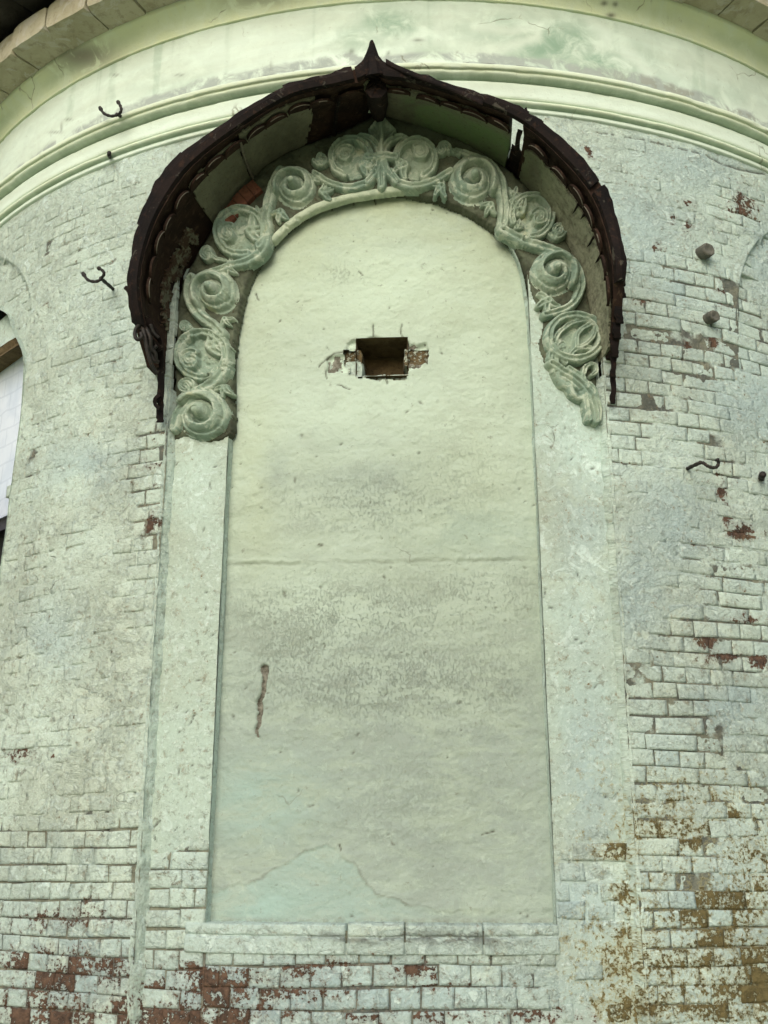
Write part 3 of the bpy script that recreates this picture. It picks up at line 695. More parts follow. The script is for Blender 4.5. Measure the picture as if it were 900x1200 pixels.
for i, (x0, x1, y0, y1, da, db) in enumerate([(400, 423, 408, 429, -.16, -.016), (473, 503, 405, 428, -.16, -.012), (403, 424, 423, 444, -.12, -.006), (419, 451, 438, 449, -.09, -.010), (453, 480, 437, 448, -.09, -.010), (382, 402, 414, 436, -.06, -.006)]):
    a, b = at([x0, x1], [y1, y1], REC2)[0]; va, vb2 = at([x0, x0], [y1, y0], REC2)[1]
    V, F = block(a, b, va, vb2, REC2 + da, REC2 + db - .008, .003, 4, i)
    fld = fields(V); ma = fld[2]; ma[:, 0] = (.7, .62, .12, .42, .42, .2)[i]; ma[:, 1] = .6; ma[:, 3] = (0, 0, .8, .5, .5, .5)[i]
    make('brick', V, F, M_WALL, hole_o, ma=ma, mb=fld[3], smooth_=False)

# sill blocks under the panel
def sill(x0, x1, seed):
    y0, y1 = 1083, 1120
    p0, p1 = float(at(x0, 1100, REC1)[0]), float(at(x1, 1100, REC1)[0])
    hT = float(at(450, y0, REC1 + .01)[1]) + (.004 if seed == 2 else 0); hM = float(at(450, 1098, REC1 + .02)[1]); hB = float(at(450, y1, REC1 + .03)[1])
    prof = [(REC2 - .03, hT + .004), (REC1 - .02, hT), (REC1 + .002, hT - .004), (REC1 + .006, hT - .012), (REC1 + .006, hM + .008), (REC1 + .000, hM), (REC1 + .004, hM - .006), (REC1 + .008, hM - .010), (REC1 + .009, (hM + hB) / 2), (REC1 + .009, hB + .008), (REC1 + .003, hB), (REC1 - .03, hB - .002)]
    pr = smooth(np.array(prof), 3)
    us = lin(p0 + .0006, p1 - .0006, .008 / R); U, K = np.meshgrid(np.arange(len(us)), np.arange(len(pr)), indexing='ij')
    dr = pr[K, 0] + (fbm(us[U] * R * 20 + seed, pr[K, 1] * 30, 81, 4) - .5) * .010; hh = pr[K, 1] + (fbm(us[U] * R * 9, K * .2, 82) - .5) * .008
    V = pos(us[U], hh, dr).reshape(-1, 3); F = [tuple(r) for r in gridF(len(us), len(pr))]
    F += [tuple(range(len(pr))), tuple(range((len(us) - 1) * len(pr), len(us) * len(pr)))[::-1]]
    px, py, ma, mb = fields(V); ma[:, 2] = .5; ma[:, 0] *= .2
    e = np.exp(-((py - 1099) / 5) ** 2) * sst(300, 420, px) * sst(640, 560, px); e = np.maximum(e, blob(px, py, [(540, 1100, 70, 9, 1)]))
    mb[:, 0] = np.clip(.3 + e, 0, 1); ma[:, 3] = .35 * (1 - e); mb[:, 3] = e * .6 * (fbm(px * .05, py * .2, 83) > .42)
    make('sill_block', V, F, M_WALL, church, ma=ma, mb=mb)
sill(217, 405, 1); sill(407, 474, 2); sill(475, 566, 3); sill(567, 655, 4)

# ------------------------------------------------------------------ string course, frieze, cornice
def lathe(name, prof, p0, p1, st, mat, attfn, wob=.003, seed=0, parent=church, chip=0, n=4, kind=None):
    pr = smooth(np.array(prof, float), n); us = lin(p0, p1, st / R)
    U, K = np.meshgrid(np.arange(len(us)), np.arange(len(pr)), indexing='ij'); s = np.cumsum(np.r_[0, np.hypot(*np.diff(pr, axis=0).T)])
    n1 = fbm(us[U] * R * 14 + 40, s[K] * 20 + 5, seed + 1, 4) - .5; n2 = fbm(us[U] * R * 2 + 40, s[K] * 2, seed + 2, 3) - .5
    dr = pr[K, 0] + n1 * wob * 2; hh = pr[K, 1] + n2 * .003
    if chip:
        k = sst(.62, .72, fbm(us[U] * R * 5 + 60, s[K] * 9, seed + 7, 3)); dr = dr - k * chip * sst(.01, .05, pr[K, 0])
    V = pos(us[U], hh, dr).reshape(-1, 3)
    px, py = proj(V); t = (s[K] / s[-1]).ravel(); u_ = (us[U] * R).ravel()
    ma, mb = attfn(px, py, t, u_, pr[K, 0].ravel(), hh.ravel())
    return make(name, V, gridF(len(us), len(pr)), mat, parent, ma=ma, mb=mb)
Z4 = lambda px: np.zeros((len(px), 4))
def att_str(px, py, t, u, dr, h):
    ma, mb = Z4(px), Z4(px)
    tor = np.maximum(np.exp(-((h - 3.343) / .02) ** 2), np.exp(-((h - 3.475) / .03) ** 2))
    ma[:, 1] = tor * .35; top = sst(3.503, 3.515, h)
    mb[:, 0] = np.clip(top * 1.6 + .05, 0, 1); ma[:, 0] = top * .45 * blob(px, py, [(770, 120, 120, 30, 1), (860, 150, 60, 30, .8), (720, 105, 60, 20, .6)]) * 2
    mb[:, 2] = np.exp(-((h - 3.325) / .008) ** 2) * .6 + np.exp(-((h - 3.452) / .008) ** 2) * .45
    mb[:, 3] = top * .6 * (fbm(u * 9 + 40, h * 40, 3) > .62)
    return ma, mb
lathe('string_course', [(-.01, 3.300), (.010, 3.304), (.012, 3.316), (.012, 3.321), (-.002, 3.323), (-.002, 3.328), (.024, 3.332), (.033, 3.341), (.027, 3.350), (.004, 3.353), (.004, 3.358), (.026, 3.361), (.029, 3.40), (.032, 3.438), (.016, 3.441), (.016, 3.448), (.050, 3.452), (.066, 3.463), (.066, 3.474), (.079, 3.477), (.081, 3.494), (.070, 3.505), (.060, 3.514), (.03, 3.535), (.012, 3.56), (-.01, 3.566)],
      -1.5, 1.5, .010, M_TRIM, att_str, .0013, 90, chip=.004, n=3)
GR = [(640, 48, 62, 28, 1.0), (700, 75, 70, 26, .8), (720, 100, 70, 16, .7), (600, 35, 60, 20, .6), (460, 25, 40, 18, .8), (420, 45, 40, 20, .5), (500, 60, 40, 12, .3), (240, 105, 80, 20, .25), (850, 110, 40, 20, .3)]
SW = [[(560, 32), (600, 36), (634, 28), (628, 42), (600, 52), (560, 66)], [(690, 20), (720, 50), (760, 85)]]
def att_fr(px, py, t, u, dr, h):
    ma, mb = Z4(px), Z4(px); x = px + (fbm(u * 8 + 40, h * 8, 4) - .5) * 30; y = py + (fbm(u * 8 + 40, h * 8, 6) - .5) * 16
    g = np.clip(blob(x, y, GR) * 1.25, 0, 1)
    for s in SW:
        d_, _ = seg_dist(x * .5 + px * .5, y * .5 + py * .5, s); g = g * (1 - np.exp(-(d_ / 8) ** 2) * .95)
    e_ = sst(3.635, 3.605, h + (fbm(u * 7 + 40, h * 3, 14) - .5) * .06)
    mb[:, 0] = np.clip(.12 + 1.3 * e_, 0, 1); ma[:, 0] = e_ * np.clip(blob(px, py, [(770, 115, 90, 30, 1), (870, 150, 60, 40, .8)]) * 1.4 * (fbm(u * 14 + 4, h * 20, 15) > .56), 0, 1) * .5; ma[:, 1] = .0
    st_ = sst(.60, .75, fbm(u * 10 + 40, h * .8, 16, 4)); mb[:, 2] = np.maximum(g, st_ * .4)
    nk = np.zeros(len(px))
    for x0, y0, a, b in ((412, 60, 3, 3), (490, 47, 6, 2), (455, 62, 2, 2), (65, 155, 8, 1.2), (72, 150, 1.2, 6), (210, 88, 6, 1.2), (135, 88, 5, 1.3), (318, 78, 1.3, 6), (80, 140, 5, 1.2)):
        nk = np.maximum(nk, np.exp(-((px - x0) / a) ** 2 - ((py - y0) / b) ** 2))
    mb[:, 3] = nk * .6
    return ma, mb
lathe('frieze', [(0, 3.54), (.002, 3.60), (.002, 3.70), (.002, 3.80), (.002, 3.90), (.0, 3.928)], -1.5, 1.5, .010, M_TRIM, att_fr, .004, 100, n=9)
def att_cv(px, py, t, u, dr, h):
    ma, mb = Z4(px), Z4(px); ma[:, 1] = .62 - .25 * sst(.8, 1, t); mb[:, 2] = .55 * np.exp(-((t - .45) / .2) ** 2) * fbm(u * 3 + 50, h * 2, 8) + .5 * np.exp(-(t / .03) ** 2)
    ma[:, 0] = blob(px, py, [(95, 65, 40, 16, 1), (300, 0, 40, 10, .5)]); mb[:, 3] = blob(px, py, [(716, 18, 5, 3, .8), (708, 4, 4, 3, .8), (721, 5, 3, 3, .8)])
    return ma, mb
lathe('cornice_cove', [(-.004, 3.922), (.012, 3.924), (.013, 3.932), (.016, 3.944), (.024, 3.965), (.038, 3.990), (.056, 4.012), (.072, 4.026), (.084, 4.034), (.090, 4.046), (.090, 4.07)], -1.5, 1.5, .012, M_TRIM, att_cv, .002, 110, n=4)
random.seed(3)
p = -.98
while p < .78:                                # projecting stone slabs of the cornice, one by one
    L = random.uniform(.20, .30) / R; g_ = .0012
    nn = 6
    V, F = block(p + g_, p + L - g_, 4.052 + random.uniform(-.006, .006), 4.20 + random.uniform(-.006, .006), .06, .262 + random.uniform(-.010, .010), .0009, 7, int((p + 2) * 999))
    make('cornice_slab', V, F, M_SLAB, church, uv=None, smooth_=False)
    p += L
# dark eaves above the cornice
def eave(p0, p1, r0, r1, h0, h1):
    ph = np.linspace(p0, p1, 5); A = np.stack([pos(ph, h0, r0), pos(ph, h1, r1)], 1); out = np.zeros_like(A); out[..., 2] = 1
    return sheet(A, None, .05, out)
k = 0
for i in range(16):
    a = -1.15 + i * .125
    V, F = eave(a + .002, a + .123, .18, .44, 4.30, 4.28); make('eave_board', V, F, M_EAVE, church, uv=None)
    V, F = eave(a + .002, a + .123, .42, .48, 4.24, 4.24); make('eave_edge', V, F, M_EAVE, church, uv=None)
lathe('blocking_course', [(.0, 4.19), (.16, 4.205), (.165, 4.25), (.17, 4.31), (.0, 4.33)], -1.5, 1.5, .03, M_EAVE, lambda px, *a: (Z4(px), Z4(px)), .003, 120, n=3)

# ------------------------------------------------------------------ left window
def win_mat():
    s = NB('pale_window_pane'); v = s.uv()
    a = s.noise(s.warp(v, 3, .3), 3.0, 5, .6, .8); b = s.noise(v, 16, 6, .6, .4, 2.2)
    bt = s.n.new('ShaderNodeTexBrick'); s.put(bt.inputs['Vector'], s.warp(v, 2.5, .10)); bt.inputs['Scale'].default_value = 1.0
    bt.inputs['Brick Width'].default_value = .17; bt.inputs['Row Height'].default_value = .10; bt.inputs['Mortar Size'].default_value = .006
    bt.inputs['Color1'].default_value = (1, 1, 1, 1); bt.inputs['Color2'].default_value = (.9, .9, .9, 1); bt.inputs['Mortar'].default_value = (.0, .0, .0, 1)
    c = s.mix(s.ss(a, .35, .65), (.52, .60, .70), (.63, .70, .78))
    c = s.mix(s.math('MULTIPLY', s.math('SUBTRACT', 1.0, bt.outputs['Color']), .28), c, (.33, .40, .50))
    return s.done(c, .22, s.bump(b, .004, .4))
M_PANE = win_mat()
win = make('window', *block(-1.02, float(at(30, 500)[0]) + .02, float(at(20, 594)[1]) - .03, float(at(20, 594)[1]) + .03, -.20, -.10, .001, 3, 1), M_DARK, church, uv=None)
V, F = block(-1.02, -.655, float(at(15, 580)[1]), float(at(15, 396)[1]) + .02, -.17, -.155, .0, 5, 2); make('pane', V, F, M_PANE, win)
V, F = block(-1.02, -.655, float(at(15, 580)[1]) - 1.2, float(at(15, 590)[1]) - .01, -.19, -.175, .0, 5, 2); make('pane', V, F, M_DARK, win, uv=None, label='dark lower pane')
V, F = block(-1.02, -.66, float(at(12, 398)[1]), float(at(12, 388)[1]), -.15, -.06, .006, 5, 3); make('broken_lintel', V, F, M_HOLE, win, uv=None)
V, F = block(-1.02, -.655, float(at(12, 384)[1]), float(at(12, 352)[1]), -.20, -.07, .005, 5, 4); fl_ = fields(V); make('window_head', V, F, M_WALL, win, ma=fl_[2], mb=fl_[3])
wp = smooth(winP[1:-1], 6)
ribbon('window_reveal', wp[:, 0], wp[:, 1], .004, -.20, 9, M_WALL, .006, 12)

# ------------------------------------------------------------------ stucco arch band with scrolls
band = thing('stucco_arch_band', 'pale green stucco arch of carved scrolls and leaves over the niche', 'stucco ornament', tuple(pt(447, 330, -.03)))
OUT = [(197, 512), (199, 440), (201, 395), (202, 360), (210, 323), (229, 287), (256, 246), (289, 205), (326, 176), (388, 151), (428, 134), (447, 122), (462, 131), (503, 143), (554, 163), (605, 198), (646, 241), (678, 297), (694, 343), (702, 390), (703, 430), (708, 478), (704, 494)]
INN = [(690, 488), (680, 458), (655, 440), (642, 422), (634, 398), (640, 370), (628, 345), (620, 312), (610, 290), (590, 268), (556, 244), (520, 229), (490, 222), (446, 217), (400, 225), (360, 241), (324, 268), (299, 300), (282, 335), (273, 372), (268, 412), (267, 460), (267, 495), (258, 510), (235, 514), (214, 508)]
poly = np.concatenate([smooth(OUT, 5), smooth(INN, 5)])
def relief(name, hfun, bbox, base, mat, parent, step=1.0, cut=.0015, poly=None, uvq=None, label=None):
    """carved relief: height field over the wall, laid out on the face it was modelled on; skirted down to its bed"""
    x = np.arange(bbox[0], bbox[2] + step, step); y = np.arange(bbox[1], bbox[3] + step, step)
    X, Y = np.meshgrid(x, y, indexing='ij'); X = X.ravel(); Y = Y.ravel()
    wx = X + (fbm(X * .09, Y * .09, 131, 3) - .5) * 2.2; wy = Y + (fbm(X * .09, Y * .09, 132, 3) - .5) * 2.2
    H = hfun(wx, wy); n = (fbm(X * .22, Y * .22, 133, 4) - .5) * .005 - .008 * sst(.70, .76, fbm(X * .10, Y * .10, 136, 4))
    phi, v = at(X, Y, 0)
    k = H > cut
    V = pos(phi, v, base + np.where(k, H + n, -.012))
    F = gridF(len(x), len(y)); F = F[k[F].any(1)]
    V, F = prune(V, F)
    return make(name, V, F, mat, parent, uv=None, label=label)
def strokes(lst):
    """lst of (points, half width, height, groove, taper)"""
    def f(X, Y):
        H = np.zeros(X.shape)
        for pts, wd, ht, gr, tp in lst:
            wd = wd * (1.18 if wd < 8 else 1.0); gr = gr * 1.25; pts = np.asarray(pts); x0, y0 = pts.min(0) - wd * 1.3; x1, y1 = pts.max(0) + wd * 1.3
            m = (X > x0) & (X < x1) & (Y > y0) & (Y < y1)
            if not m.any(): continue
            d, t = seg_dist(X[m], Y[m], pts)
            W = wd * (1 - tp * t) if tp >= 0 else wd * (1 + tp * (1 - t))
            q = np.clip(d / np.maximum(W, .3), 0, 1)
            ht = ht * 1.3
            h = ht * np.sqrt(np.clip(1 - q ** 2.4, 0, 1)) * (1 - .25 * tp * t if tp > 0 else 1)
            if gr: h = h - ht * gr * np.exp(-(q / .30) ** 2) * (q < 1)
            H[m] = np.maximum(H[m], h)
        return H
    return f
def spiral(cx, cy, r0, a0, dr_, turns, ky=.93, r1=.10, n=70, p=.85):
    t = np.linspace(0, 1, n); r = r0 * ((1 - t) ** p * (1 - r1) + r1); a = np.radians(a0) + dr_ * 2 * math.pi * turns * t
    return np.stack([cx + r * np.cos(a), cy - r * np.sin(a) * ky], 1)
def ringp(cx, cy, rx, ry, a0, a1, n=40):
    a = np.radians(np.linspace(a0, a1, n)); return np.stack([cx + rx * np.cos(a), cy - ry * np.sin(a)], 1)
# bed of the band
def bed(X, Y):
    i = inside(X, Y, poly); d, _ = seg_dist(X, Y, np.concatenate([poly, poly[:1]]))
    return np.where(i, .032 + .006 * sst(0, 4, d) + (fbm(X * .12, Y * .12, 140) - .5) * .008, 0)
M_BED = simple('dirty_shaded_stucco_ground', (.05, .058, .04), (.11, .13, .088), 9, .92, .008, (.06, .055, .035))  # dark colour holds both dirt and the shade of the recesses
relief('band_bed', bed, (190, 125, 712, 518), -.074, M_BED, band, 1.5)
BASE = -.040
def bb(c, r): return (c[0] - r, c[1] - r, c[0] + r, c[1] + r)
def scroll(cx, cy, r, a0, dr_, turns, extra=(), H=.076):
    turns *= .84; sp = spiral(cx, cy, r * .90, a0, dr_, turns, p=1.0); pit = r * .86 / turns
    st = [(sp, pit * .48, H, .40, .10)] + list(extra) + [(np.array([[cx - .5, cy], [cx + .5, cy]]), pit * .38, H * 1.05, 0, 0)]
    f1 = strokes(st[1:]); wv = pit * .47
    def f0(X, Y):
        d, t = seg_dist(X, Y, sp); rs = r * .90 * ((1 - t) * .9 + .1); side = np.clip((np.hypot(X - cx, (Y - cy) / .93) - rs) / wv, -1, 1)
        q = np.clip(d / wv, 0, 1); body = H * np.sqrt(1 - q ** 5) * (.72 - .40 * side) - H * .16 * np.exp(-((side - .35) / .16) ** 2)
        return np.maximum(np.where(q < 1, body, 0), f1(X, Y))
    def f(X, Y):
        h = f0(X, Y); d = np.hypot(X - cx, (Y - cy) / .93)
        return np.where(d < r * .9, np.maximum(h, .004), h)
    allp = np.concatenate([np.asarray(e[0]) for e in extra] + [sp]); w_ = 8
    relief('scroll', f, (allp[:, 0].min() - w_, allp[:, 1].min() - w_, allp[:, 0].max() + w_, allp[:, 1].max() + w_), BASE, M_STUC, band, .9)
S = lambda *p: smooth(p, 8)
scroll(234, 485, 34, 140, -1, 2.15, [(S((262, 425), (258, 436), (246, 448), (230, 458), (216, 470), (206, 484), (202, 500)), 7.5, .036, .3, .3)])
scroll(249, 340, 31, 225, -1, 2.15, [(S((258, 390), (249, 380), (236, 371), (226, 360), (220, 343), (223, 325)), 6.5, .040, .3, 0)])
scroll(344, 217, 28, 190, -1, 2.2, [(S((309, 268), (311, 248), (314, 232), (319, 214), (328, 198)), 6, .038, .3, 0)])
scroll(555, 209, 33, -25, 1, 2.2, [(S((590, 262), (592, 246), (590, 226), (586, 208), (574, 192), (556, 184)), 6.5, .040, .3, 0), (S((560, 182), (545, 176), (533, 173)), 4, .03, .2, .4)])
scroll(651, 317, 31, -30, 1, 2.3, [(S((590, 268), (606, 277), (625, 284), (650, 292), (668, 302), (680, 318), (682, 336), (675, 352), (660, 362), (640, 367)), 6.2, .040, .35, .3)])
def leaf(cx, cy, s, rot, lobes=3):
    o = []
    for k in range(lobes):
        a = math.radians(rot + (k - (lobes - 1) / 2) * 62)
        o.append((S((cx, cy), (cx + s * .6 * math.cos(a), cy - s * .6 * math.sin(a)), (cx + s * math.cos(a + .15), cy - s * math.sin(a + .15))), s * .42, .034, .35, .55))
    return strokes(o), (cx - s * 1.6, cy - s * 1.6, cx + s * 1.6, cy + s * 1.6)
def roundel(cx, cy, rx, ry, a0, a1, curl, lf, stems=()):
    rg = ringp(cx, cy, rx * .86, ry * .86, a0, a1)
    cu = spiral(curl[0], curl[1], curl[2], curl[3], curl[4], 1.25, .95, .15, 30)
    f0 = strokes([(rg, rx * .17, .040, .3, .15), (cu, curl[2] * .42, .040, .3, .2)] + list(stems))
    def f(X, Y):
        h = f0(X, Y); d = np.hypot((X - cx) / rx, (Y - cy) / ry); return np.where(d < .9, np.maximum(h, .010), h)
    allp = np.concatenate([rg, cu] + [np.asarray(s[0]) for s in stems])
    o = relief('leaf_roundel', f, (allp[:, 0].min() - 8, allp[:, 1].min() - 8, allp[:, 0].max() + 8, allp[:, 1].max() + 8), BASE, M_STUC, band, .9)
    fl, b = leaf(*lf); relief('leaf', fl, b, BASE + .008, M_STUC, o, .8)
roundel(235, 415, 33, 31, -30, 290, (222, 421, 11, 60, 1), (246, 405, 17, 20))
roundel(281, 270, 33, 31, -40, 285, (266, 272, 10, 60, 1), (292, 270, 17, 10), [(S((312, 262), (308, 288), (292, 303), (268, 310), (246, 318)), 6, .036, .35, .2)])
roundel(411, 183, 27, 26, -30, 250, (404, 179, 9, 40, 1), (424, 191, 14, -10), [(S((438, 200), (430, 212), (408, 218), (385, 212), (368, 200)), 5, .036, .35, .2), (S((435, 185), (428, 168), (412, 160)), 4, .034, .25, .3)])
roundel(488, 184, 26, 26, -70, 210, (492, 177, 9, 130, -1), (474, 193, 14, 200), [(S((458, 200), (468, 212), (488, 216), (512, 208), (528, 198)), 5.5, .036, .35, .2), (S((462, 185), (468, 168), (484, 160)), 4, .034, .25, .3)])
roundel(624, 251, 28, 28, 200, -90, (633, 254, 10, 150, -1), (611, 246, 15, 130), [(S((590, 258), (600, 236), (616, 226)), 5, .034, .3, .3)])
# the last roundel holds a lily
rg = ringp(675, 394, 31, 26, -20, 345)
f0 = strokes([(rg, 5.2, .042, .3, 0), (S((646, 418), (650, 400), (660, 385), (676, 376), (690, 374)), 3.6, .036, .3, .2), (S((676, 404), (678, 390), (690, 380), (698, 380), (695, 394), (684, 404), (676, 406)), 3.0, .036, .2, 0),
              (S((668, 416), (678, 408), (692, 406), (700, 412)), 3.4, .034, .3, .3), (S((650, 412), (660, 400), (664, 412), (670, 420)), 3.4, .034, .3, .2), (S((654, 424), (652, 408), (656, 398)), 3, .034, .2, .2), (S((664, 425), (656, 414), (662, 404)), 2.6, .034, .2, .2)])
relief('leaf_roundel', lambda X, Y: np.where(np.hypot((X - 675) / 34, (Y - 394) / 28) < .9, np.maximum(f0(X, Y), .008), f0(X, Y)), (636, 362, 714, 432), BASE, M_STUC, band, .9)
f0 = strokes([(S((648, 424), (662, 434), (678, 444), (692, 460), (699, 478), (700, 492)), 5.5, .038, .35, .3), (S((658, 438), (674, 448), (686, 462), (690, 480), (692, 490)), 4.5, .034, .3, .2), (S((668, 430), (684, 440), (698, 456), (704, 474), (704, 490)), 3.5, .032, .3, .2),
              (S((652, 432), (660, 446), (670, 452)), 5, .028, 0, .3), (S((668, 450), (674, 460), (684, 466)), 4.5, .028, 0, .3), (S((690, 452), (685, 440), (688, 428), (697, 426), (700, 434), (695, 438)), 3.2, .036, .3, .2)])
relief('leaf_tail', f0, (640, 415, 714, 500), BASE, M_STUC, band, .8)
# fleuron at the crown
f0 = strokes([(S((430, 184), (447, 182), (464, 184)), 5, .046, .3, 0), (S((446, 180), (438, 164), (424, 158), (414, 164)), 5, .038, .3, .4), (S((448, 180), (456, 164), (470, 158), (480, 162)), 5, .038, .3, .4), (S((447, 180), (447, 162), (447, 140)), 4, .042, 0, .4),
              (S((445, 186), (440, 200), (430, 212)), 4.5, .040, .3, 0), (S((449, 186), (454, 200), (464, 212)), 4.5, .040, .3, 0), (S((447, 188), (447, 202), (447, 216)), 5, .036, .3, 0)])
RH = [(447, 131), (464, 150), (448, 168), (431, 150)]
def fle(X, Y):
    h = f0(X, Y); i = inside(X, Y, RH); d, _ = seg_dist(X, Y, RH + RH[:1]); return np.maximum(h, np.where(i, .022 + .014 * sst(1.5, 6, d) * -.5 + .012 * sst(4, 0, d), 0))
relief('fleuron', fle, (408, 126, 488, 222), BASE, M_STUC, band, .8)
# small curls and filler leaves between the scrolls
for cx, cy, r, a, s_, tail in ((216, 452, 9, 20, 1, [(224, 462), (226, 476), (214, 492)]), (375, 184, 8, 200, 1, [(384, 186), (396, 176)]), (519, 173, 8, 0, 1, [(526, 172), (540, 178)]), (655, 268, 9, -90, 1, [(650, 276), (640, 268)]), (242, 297, 8, 90, 1, [(250, 300), (262, 302)]), (216, 382, 6, 90, 1, [(224, 384), (244, 386)])):
    sp = spiral(cx, cy, r, a, s_, 1.2, .95, .12, 26); f = strokes([(sp, r * .40, .036, .25, .2), (S(*([tuple(sp[0])] + tail)), r * .45, .030, .25, .4)])
    allp = np.concatenate([sp, np.array(tail)]); relief('curl', f, (allp[:, 0].min() - 6, allp[:, 1].min() - 6, allp[:, 0].max() + 6, allp[:, 1].max() + 6), BASE, M_STUC, band, .8)
for cx, cy, s_, rot, nl in ((261, 452, 11, 250, 3), (266, 310, 11, -20, 4), (262, 372, 9, 300, 3), (377, 222, 12, 10, 3), (327, 246, 11, 250, 3), (518, 216, 12, 190, 4), (576, 238, 11, 230, 3), (644, 350, 14, 230, 4), (606, 264, 9, 60, 3), (366, 208, 9, 60, 3), (602, 226, 10, 60, 3), (440, 204, 6, 270, 2), (262, 404, 7, 300, 2), (300, 246, 7, 60, 2)):
    f, b = leaf(cx, cy, s_, rot, nl); relief('leaf', f, b, BASE - .004, M_STUC, band, .8)
# pale lip along the inner edge, broken off at the right of the crown
lip = strokes([(S((318, 276), (340, 254), (372, 236), (408, 226), (446, 219), (470, 217)), 3.6, .017, .0, 0)])
s = NB('pale_lip'); vv_ = s.obj(); n_ = s.noise(vv_, 20, 7, .65); M_LIP = s.done(s.mix(s.ss(n_, .4, .6), (.33, .40, .30), (.46, .53, .41)), .8, s.bump(n_, .006, .7))
relief('lip_moulding', lip, (308, 208, 480, 286), -.045, M_LIP, band, .8)
# bare bricks of the arch where the plaster has fallen, left of the crown
Q0 = np.array([[250, 262], [257, 252], [265, 242], [272, 233], [279, 225], [287, 217], [296, 210]], float); Q1 = Q0 + np.array([12, 13])
for i in range(6):
    a, b, c2, d2 = Q0[i], Q0[i + 1], Q1[i + 1], Q1[i]
    q = np.array([a, b, c2, d2]); q = q + (q.mean(0) - q) * .08
    f_, k_ = at(q[:, 0], q[:, 1], -.015)
    V = np.concatenate([pos(f_, k_, -.012 + random.uniform(-.004, .004)), pos(f_, k_, -.06)]); F = [(0, 3, 2, 1)] + [(j, (j + 1) % 4, (j + 1) % 4 + 4, j + 4) for j in range(4)]
    make('arch_brick', V, F, M_BARE, church, uv=None, smooth_=False, label='bare red arch brick')

# ------------------------------------------------------------------ rusted metal hood
hood = thing('metal_hood', 'rusted sheet iron hood with a pointed top projecting over the stucco arch', 'hood', tuple(pt(440, 240, .1)))
W_ = [(198, 495), (201, 440), (203, 400), (206, 360), (216, 325), (235, 290), (262, 250), (295, 210), (330, 182), (390, 157), (428, 141), (440, 134), (454, 137), (500, 150), (550, 170), (600, 203), (640, 245), (672, 300), (688, 345), (697, 390), (703, 430), (709, 474)]
RO = [(184, 495), (172, 430), (158, 380), (152, 330), (162, 272), (183, 222), (215, 182), (268, 142), (333, 105), (395, 88), (424, 76), (436, 50), (449, 75), (484, 87), (563, 111), (613, 131), (660, 165), (702, 213), (723, 265), (731, 320), (726, 400), (720, 472)]
RI = [(192, 495), (190, 430), (175, 384), (168, 335), (178, 284), (201, 237), (231, 197), (279, 158), (341, 119), (400, 105), (428, 99), (438, 92), (450, 99), (483, 101), (558, 125), (606, 147), (647, 182), (685, 226), (705, 272), (715, 325), (712, 400), (713, 472)]
PP = np.array([.05, .14, .26, .33, .34, .34, .34, .34, .34, .34, .35, .36, .35, .34, .34, .34, .34, .34, .33, .31, .16, .05])
KN = 8
def curve(P): return smooth(P, KN)
w2, ro2, ri2 = curve(W_), curve(RO), curve(np.array(RI) * .78 + np.array(RO) * .22); pp = smooth(np.stack([PP, PP], 1), KN)[:, 0]
NT = len(w2); tt = np.linspace(0, len(PP) - 1, NT)
def along(P2, dr): f, v = at(P2[:, 0], P2[:, 1], dr); return f, v
W3 = pos(*along(w2, -.055), -.055); fo, vo = along(ro2, pp); RO3 = pos(fo, vo, pp); fi, vi = along(ri2, pp - .004); RI3 = pos(fi, vi, pp - .004)
Tn = np.gradient((W3 + RI3) / 2, axis=0); NRM = np.cross(Tn, RI3 - W3); NRM /= np.linalg.norm(NRM, axis=1)[:, None] + 1e-9
NRM *= np.where(((NRM * ((W3 + RI3) / 2 - pt(447, 345, .12))).sum(1) < 0), -1, 1)[:, None]
TOPW = W3 + NRM * .07
NS = 14
def soffit(s, push=0.0):
    s = np.asarray(s)[None, :, None]
    A = W3[:, None] * (1 - s) + RI3[:, None] * s
    out = NRM
    return A + out[:, None] * (np.sin(s * math.pi) * .02 + push)
gap = (tt > 14.82) & (tt < 15.12)
SS = np.linspace(0, 1, NS)
def shell(t0, t1, name, label=None):
    i = np.where((tt >= t0) & (tt <= t1))[0]
    A = soffit(SS)[i]; n, m = A.shape[:2]
    A = A + (rng.random(A.shape) - .5) * .004
    B = np.stack([RO3[i] * (1 - s) + TOPW[i] * s for s in np.linspace(0, 1, 6)], 1)
    # closed section: soffit out to the rim, then back over the top to the wall
    S_ = np.concatenate([A, B], 1); m = S_.shape[1]
    F = [tuple(r) for r in gridF(n, m)]
    F = F + [tuple(range(m))[::-1], tuple(range((n - 1) * m, n * m))]
    return make(name, S_.reshape(-1, 3), F, M_BROWN, hood, uv=None, smooth_=False, label=label)
shell(1.0, 14.80, 'roof_sheet'); shell(15.02, 20.0, 'roof_sheet')
# strip bridging the gap at the back
i = np.where((tt >= 14.8) & (tt <= 15.15))[0]; A = soffit(np.linspace(0, .40, 6))[i]; o_ = np.zeros_like(A); o_[..., 2] = 1
V, F = sheet(A, None, .02, o_); make('lath_strip', V, F, M_RUST, hood, uv=None)
